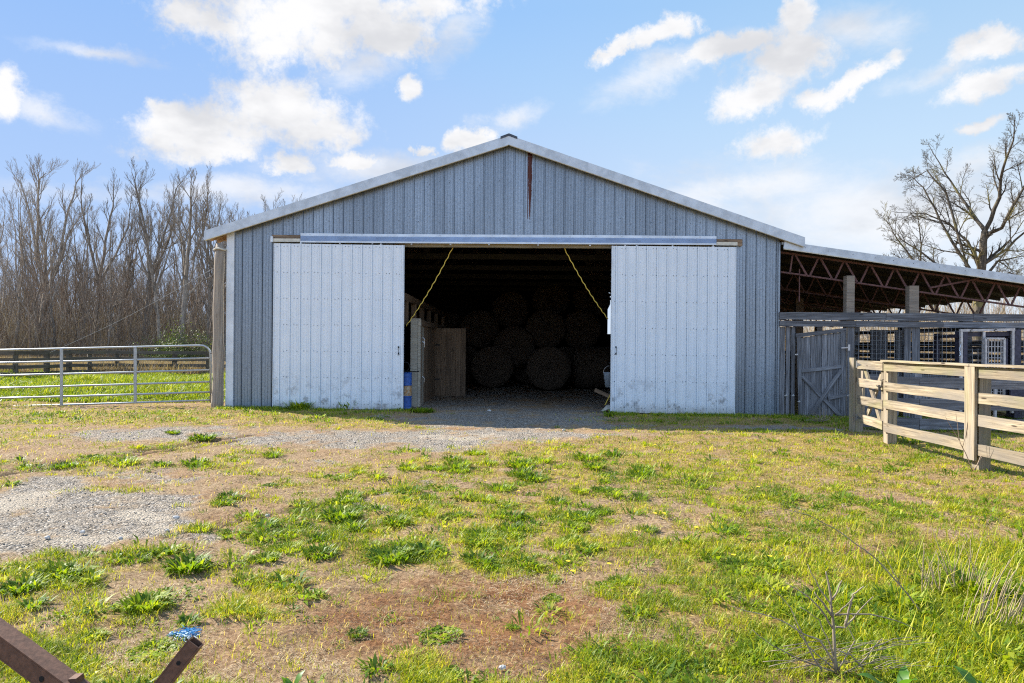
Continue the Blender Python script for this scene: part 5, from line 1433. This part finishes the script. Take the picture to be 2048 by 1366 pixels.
for (px, py, wp, kd) in [(rr.uniform(20, 1300), rr.uniform(905, 1180), rr.uniform(26, 66), rr.choice((0, 0, 1, 2))) for _ in range(260)]+[(rr.uniform(1420, 2040), rr.uniform(1120, 1350), rr.uniform(40, 100), rr.choice((0, 1, 2, 2))) for _ in range(60)]:
    c = G(px, py); mk = masks(np.array([c.x]), np.array([c.y]))
    if mk['green'][0] < .45 or mk['gravel'][0] > .4: continue
    q = rosette(c.x, c.y, wp*c.y/F*.5, {0: 150, 1: 50, 2: 200}[kd], kd); xs_e.append(q+(np.clip(rr.uniform(0, .6)+U(-.1, .35, len(q[0])), 0, 1),))
q = [np.concatenate([l[k] for l in xs_e]) for k in range(9)]
tag(leaf_mesh('weed_patches', np.stack([q[0], q[1], ground_z(q[0], q[1])+.004], 1), q[2], q[3], q[4], q[5], q[6], q[7], q[8], M['lush']), 'middling weed clumps merging into the turf left and centre', 'weeds', kind='stuff')
# lusher strip in the right foreground
n = 20000; q = np.array([[U(1380, 2150, 1)[0], 1] for _ in range(1)])
x = U(.9, 4.3, n); y = U(2.7, 5.2, n); k = RNG.random(n) < sstep(x/y, .22, .55)*sstep(fbm(x*2.2, y*2.2, 92, 3), .3, .55); x, y = x[k], y[k]; n = len(x)
o = leaf_mesh('tall_grass', np.stack([x, y, ground_z(x, y)], 1), U(0, 6.283, n), U(.7, 1.5, n), U(-.2, 1.2, n), U(.03, .13, n), U(.002, .004, n), U(.003, .006, n), np.clip(RNG.random(n)*.8+.1, 0, 1), M['grass'])
tag(o, 'taller tangled grass in the right foreground corner', 'grass', kind='stuff')

n = 700; x = U(1.5, 4.3, n); y = U(2.8, 5.4, n); k = x/y > .42; x, y = x[k], y[k]; n = len(x)
o = leaf_mesh('seed_grass', np.stack([x, y, ground_z(x, y)], 1), U(0, 6.283, n), U(1.0, 1.5, n), U(.3, 1.3, n), U(.14, .34, n), U(.003, .005, n), U(.0035, .006, n), RNG.random(n)*.9, M['grass'])
tag(o, 'long thin grass blades standing up in the right foreground corner', 'grass', kind='stuff')
# big dock plants cut by the frame
def dock(px, py, L, n, label, spread=.5, up=1.2):
    c = G(px, py); t = thing('dock_plant', label, 'plant', (c.x, c.y, gz(c.x, c.y)))
    for k in range(n):
        a = random.uniform(0, 6.28); e = random.uniform(up-.45, up+.25); l = L*random.uniform(.6, 1.1); m = MB(); N = 9; base = 0
        d = Vector((math.cos(a), math.sin(a), 0)); s = Vector((-math.sin(a), math.cos(a), 0)); p = Vector((random.uniform(-.03, .03), random.uniform(-.03, .03), 0))
        for i in range(N+1):
            f = i/N; wv = l*.16*math.sin(math.pi*min(1, max(0.03, (f-.12)/.88)))**.8*(1+.12*math.sin(f*17+k)) if f > .12 else l*.012
            if i == N: wv = .001
            cup = Vector((0, 0, wv*.25))
            m.v += [tuple(p-s*wv+cup), tuple(p), tuple(p+s*wv+cup)]
            ee = e-f*f*random.uniform(.8, 1.2); p = p+(d*math.cos(ee)+Vector((0, 0, math.sin(ee))))*l/N
            if i:
                b = 3*i; m.face((b-3, b-2, b+1, b), r=random.random()*.15+.25); m.face((b-2, b-1, b+2, b+1), r=random.random()*.15+.3)
        o = m.build('leaf', M['dock'], None, True); o.parent = t
m_ = bpy.data.materials.new('dock_leaf'); m_.use_nodes = True; t_ = NT(m_.node_tree)
for nd in list(t_.n): t_.n.remove(nd)
oc_ = t_.add('ShaderNodeTexCoord').outputs['Object']
cc = t_.mix(t_.mr(t_.noise(oc_, 9, 4), .3, .7), (.045, .13, .012), (.10, .23, .02))
bb = t_.add('ShaderNodeBsdfPrincipled', {'Base Color': cc, 'Roughness': .45}); tt_ = t_.add('ShaderNodeBsdfTranslucent', {'Color': (.18, .38, .02, 1)})
t_.add('ShaderNodeOutputMaterial', {0: t_.add('ShaderNodeMixShader', {0: .4, 1: bb.outputs[0], 2: tt_.outputs[0]}).outputs[0]}); M['dock'] = m_
dock(1800, 1405, .22, 7, 'broad green dock leaves rising at the bottom edge beside the dead shrub')
dock(1985, 1420, .20, 5, 'two broad dock leaves at the bottom edge near the right corner')
dock(2062, 1235, .34, 9, 'tall broad-leaved dock plant cut by the right edge', up=1.25)
dock(580, 1385, .10, 7, 'spiky green leaves at the bottom edge by the short rusty tube')

# dead shrub and dry stalks
def stems(name, label, cat, base, limbs, mat, Y=None):
    c = G(*base); t = None; m = MB()
    for pl_, r0 in limbs:
        pts = []
        for j, e in enumerate(pl_):
            dy = e[2] if len(e) > 2 else 0
            p = P(e[0], e[1], c.y+dy); p.z = max(p.z, gz(p.x, p.y)); pts.append(p)
        fine = [pts[0]]
        for a, b_ in zip(pts, pts[1:]):
            for k in (1, 2, 3): fine.append(a.lerp(b_, k/3)+Vector((random.gauss(0, .002), 0, random.gauss(0, .002))))
        m.tube(fine, [r0*(1-.72*i/len(fine)) for i in range(len(fine))], 6)
    return tag(recentre(m.build(name, mat, smooth=True)), label, cat)
dead = [([(1672, 1350), (1668, 1270), (1664, 1215), (1655, 1160), (1652, 1142)], .008), ([(1668, 1260), (1640, 1215), (1605, 1185), (1570, 1165)], .0045), ([(1666, 1235), (1645, 1205), (1628, 1185)], .006),
        ([(1665, 1200), (1675, 1180), (1684, 1160)], .005), ([(1672, 1255), (1690, 1255), (1715, 1225), (1748, 1192)], .005), ([(1690, 1252), (1702, 1205), (1705, 1190), (1728, 1172)], .006),
        ([(1670, 1230), (1692, 1212), (1710, 1190)], .004), ([(1675, 1335), (1640, 1280), (1605, 1265), (1560, 1240), (1460, 1212)], .005), ([(1674, 1345), (1600, 1320), (1545, 1290), (1505, 1262)], .004),
        ([(1680, 1350), (1660, 1290), (1640, 1240), (1600, 1215)], .004), ([(1680, 1350), (1720, 1330), (1765, 1275)], .004), ([(1676, 1300), (1700, 1310), (1740, 1350), (1760, 1366)], .004), ([(1672, 1230), (1740, 1228), (1790, 1240), (1830, 1258)], .004),
        ([(1670, 1340), (1615, 1290), (1580, 1215), (1530, 1160)], .0035), ([(1676, 1340), (1710, 1280), (1690, 1240)], .004), ([(1650, 1360), (1620, 1300), (1590, 1250)], .005), ([(1665, 1215), (1640, 1180), (1615, 1128)], .004)]
stems('dead_shrub', 'dead grey branching shrub in the right foreground', 'shrub', (1670, 1352), dead, M['mulch'])
stems('dry_branch', 'long arching dead stem reaching left over the turf', 'stem', (1850, 1240), [([(1850, 1232), (1800, 1170), (1750, 1115), (1690, 1070), (1620, 1030), (1535, 1011)], .0045), ([(1745, 1112), (1730, 1100), (1715, 1090)], .004), ([(1800, 1168), (1780, 1130), (1760, 1100)], .003)], M['mulch'])
tw = []
for k in range(46):
    q0 = random.uniform(1500, 1760); y0 = random.uniform(1290, 1362); L0 = random.uniform(60, 170); a = random.uniform(-.4, .7)*random.choice((-1, 1))
    tw.append(([(q0, y0), (q0+L0*.5*math.cos(a), y0-L0*.5*abs(math.sin(a))*.6-4), (q0+L0*math.cos(a), y0-L0*abs(math.sin(a))*.5)], random.uniform(.001, .0022)))
stems('twig_litter', 'pale fallen twigs heaped round the foot of the dead shrub', 'twigs', (1640, 1350), tw, M['mulch'])
st_ = []
for k in range(50):
    q0 = random.uniform(1915, 2060); y0 = random.uniform(1190, 1300); h = random.uniform(50, 120); lean = random.uniform(.1, .65)
    st_.append(([(q0, y0), (q0+h*lean*.5, y0-h*.55), (q0+h*lean*1.05, y0-h)], random.uniform(.0018, .0036)))
stems('dead_stalks', 'cluster of cut tan dead stalks at the right edge', 'stalks', (1980, 1262), st_, M['stalk'])
st_ = []
for k in range(34):
    q0 = random.uniform(1830, 1960); y0 = random.uniform(1150, 1215); h = random.uniform(50, 105); lean = random.uniform(-.5, .45)
    st_.append(([(q0, y0), (q0+h*lean*.5, y0-h*.55), (q0+h*lean, y0-h)], random.uniform(.0018, .0034)))
stems('dead_stalks', 'thinner group of dead stalks left of and behind the cut ones', 'stalks', (1900, 1195), st_, M['stalk'])
# twiggy seedling by the fence post, and the tumbleweed at the small shed door
stems('bare_sapling', 'thin bare reddish sapling at the foot of the fence post', 'sapling', (1945, 945), [([(1945, 942), (1935, 915), (1920, 885), (1915, 850), (1912, 825)], .006), ([(1918, 880), (1900, 850), (1890, 832)], .004), ([(1925, 895), (1932, 868), (1934, 852)], .004), ([(1950, 942), (1960, 915), (1980, 893)], .006), ([(1940, 930), (1925, 918), (1915, 905)], .004), ([(1948, 940), (1968, 908), (1975, 900)], .004)], M['bark_brown'])
tw = []
for k in range(26):
    a = random.uniform(.1, 3.0); L0 = random.uniform(14, 34); q0 = 1640+random.uniform(-8, 8)
    tw.append(([(q0, 843), (q0+L0*.6*math.cos(a), 843-L0*.7*math.sin(a)), (q0+L0*math.cos(a+.3), 843-L0*math.sin(a+.2))], .0045))
stems('dry_brush_ball', 'tangle of dry grey stems at the foot of the plank door', 'brush', (1640, 845), tw, M['mulch'])

# rusty steel tubes in the near left corner
rf_ = thing('rusty_frame', 'rusty square steel tubes crossing into the bottom left corner', 'steel frame', tuple(P(250, 1500, 2.0)))
def sq_tube(a, b_, w_, hole_px, nm):
    a = Vector(a); b_ = Vector(b_); d = (b_-a).normalized(); m = MB(); u = Vector((0, -1, 0)); n = d.cross(u).normalized(); u = n.cross(d).normalized(); th = .004
    L = (b_-a).length
    # four walls, open ends
    for (o_, wd, tt, upv) in ((n*(w_/2-th/2), w_, th, u), (-n*(w_/2-th/2), w_, th, u), (u*(w_/2-th/2), w_-2*th-.001, th, n), (-u*(w_/2-th/2), w_-2*th-.001, th, n)):
        m.board(a+o_, b_+o_, wd, tt, upv)
    o = m.build(nm, M['rust'], rf_)
    m = MB(); c = a.lerp(b_, hole_px); nv = d.cross(n)
    nv = nv if nv.y < 0 else -nv
    m.disc(c+nv*(w_/2+.0015), nv, w_*.15, 14); m.build('bolt_hole', M['hole'], o)
    return o
Yr = 1.75
sq_tube(P(-60, 1232, Yr+.05), P(175, 1405, Yr-.06), .050, .70, 'long_tube')
sq_tube(P(392, 1284, Yr+.02), P(262, 1450, Yr-.02), .037, .23, 'short_tube')
m = MB(); m.board(P(152, 1352, Yr-.04), P(158, 1420, Yr-.04), .02, .03, (1, 0, 0)); m.board(P(150, 1410, Yr), P(300, 1425, Yr), .06, .05); m.build('cross_tube', M['rust'], rf_)

# blue twine
m = MB(); c = G(362, 1268)
for k in range(110):
    a0 = random.uniform(-.07, .03); p = Vector((c.x+a0, c.y+random.uniform(-.025, .025), gz(c.x, c.y)+.012)); pts = [p]
    d = Vector((random.uniform(.4, 1), random.uniform(-.4, .5), 0)).normalized()
    for j in range(5): d = (d+Vector((random.gauss(0, .25), random.gauss(0, .25), random.gauss(0, .3)))).normalized(); q = pts[-1]+d*.018; q.z = max(q.z, gz(c.x, c.y)+.008); q.z = min(q.z, gz(c.x, c.y)+.022); pts.append(q)
    m.tube(pts, .0013, 4)
tag(recentre(m.build('baling_twine', M['twine'])), 'frayed bundle of bright blue baling twine on the soil', 'twine')

# stones
def stone(px, py, wpx, label):
    c = G(px, py); r = wpx*c.y/F*.5; m = MB(); n = 9; rr = random.Random(px)
    prof = [(-.35, .75), (0, 1.0), (.35, .85), (.6, .45)]
    for z, q in prof:
        for k in range(n): a = 6.283*k/n; w_ = q*rr.uniform(.75, 1.1); m.v.append((c.x+r*w_*math.cos(a), c.y+r*.7*w_*math.sin(a), gz(c.x, c.y)+r*z*rr.uniform(.85, 1.15)+.01))
    for i in range(3):
        for k in range(n): m.face((n*i+k, n*i+(k+1) % n, n*i+n+(k+1) % n, n*i+n+k))
    m.face([3*n+k for k in range(n)]); tag(recentre(m.build('stone', M['stone'])), label, 'stone')
for a in ((352, 1042, 15, 'white stone on the gravel patch edge'), (165, 1068, 12, 'flat grey stone on the near part of the gravel patch'), (166+75, 1081, 10, 'small grey stone right of the flat grey one'), (95, 1080, 13, 'bluish stone low in the gravel patch'),
          (1128, 861, 9, 'small pale stone on the drive near the shadow edge'), (535, 1033, 12, 'pale stone lying right of the gravel patch'), (334, 1064, 10, 'small stone just below the white stone'), (1005, 1342, 18, 'half-buried stone in the bare soil near the bottom edge'),
          (978, 823, 9, 'pale stone on the shaded gravel before the opening'), (980, 992, 10, 'little white stone in the middle turf'), (1146, 1060, 9, 'little white stone right of the middle turf')): stone(*a)
# dandelions
dp = MB(); n = 12
for k in range(n):
    a = 6.283*k/n; b0 = len(dp.v); dp.v += [(0, 0, .062), (.016*math.cos(a-.3), .016*math.sin(a-.3), .066), (.02*math.cos(a), .02*math.sin(a), .070), (.016*math.cos(a+.3), .016*math.sin(a+.3), .066)]; dp.face((b0, b0+1, b0+2, b0+3))
ds = MB(); ds.tube([(0, 0, 0), (.004, 0, .03), (0, 0, .062)], .0018, 5)
dpo = ds_o = None
for i, (px, py) in enumerate([(1540, 1124), (1467, 1121), (1392, 1064), (1310, 1037), (1328, 1034), (1271, 1072), (1136, 1130), (1218, 1136), (1145, 1147), (1060, 893), (1070, 890), (1148, 895), (1310, 897), (1110, 948), (1098, 950), (970, 967), (875, 935), (1516, 982), (889, 1062), (1240, 905), (1037, 988), (1020, 940)]):
    c = G(px, py); t = thing('dandelion', ['yellow dandelion standing alone left of the long dead stem', 'yellow dandelion half hidden in a weed left of the lone one'][i] if i < 2 else 'tiny yellow dandelion dotted in the turf', 'flower', (c.x, c.y, gz(c.x, c.y)), 'dandelions in the turf')
    if dpo is None:
        dpo = dp.build('flower_head', M['petal']); ds_o = ds.build('stem', M['lush'])
        a, b_ = dpo, ds_o
    else:
        a, b_ = dpo.copy(), ds_o.copy(); COL.objects.link(a); COL.objects.link(b_)
    a.parent = t; b_.parent = t; s = .75+.03*c.y; t.scale = (s, s, s*.7)
print('faces', sum(len(o.data.polygons) for o in bpy.data.objects if o.type == 'MESH'))
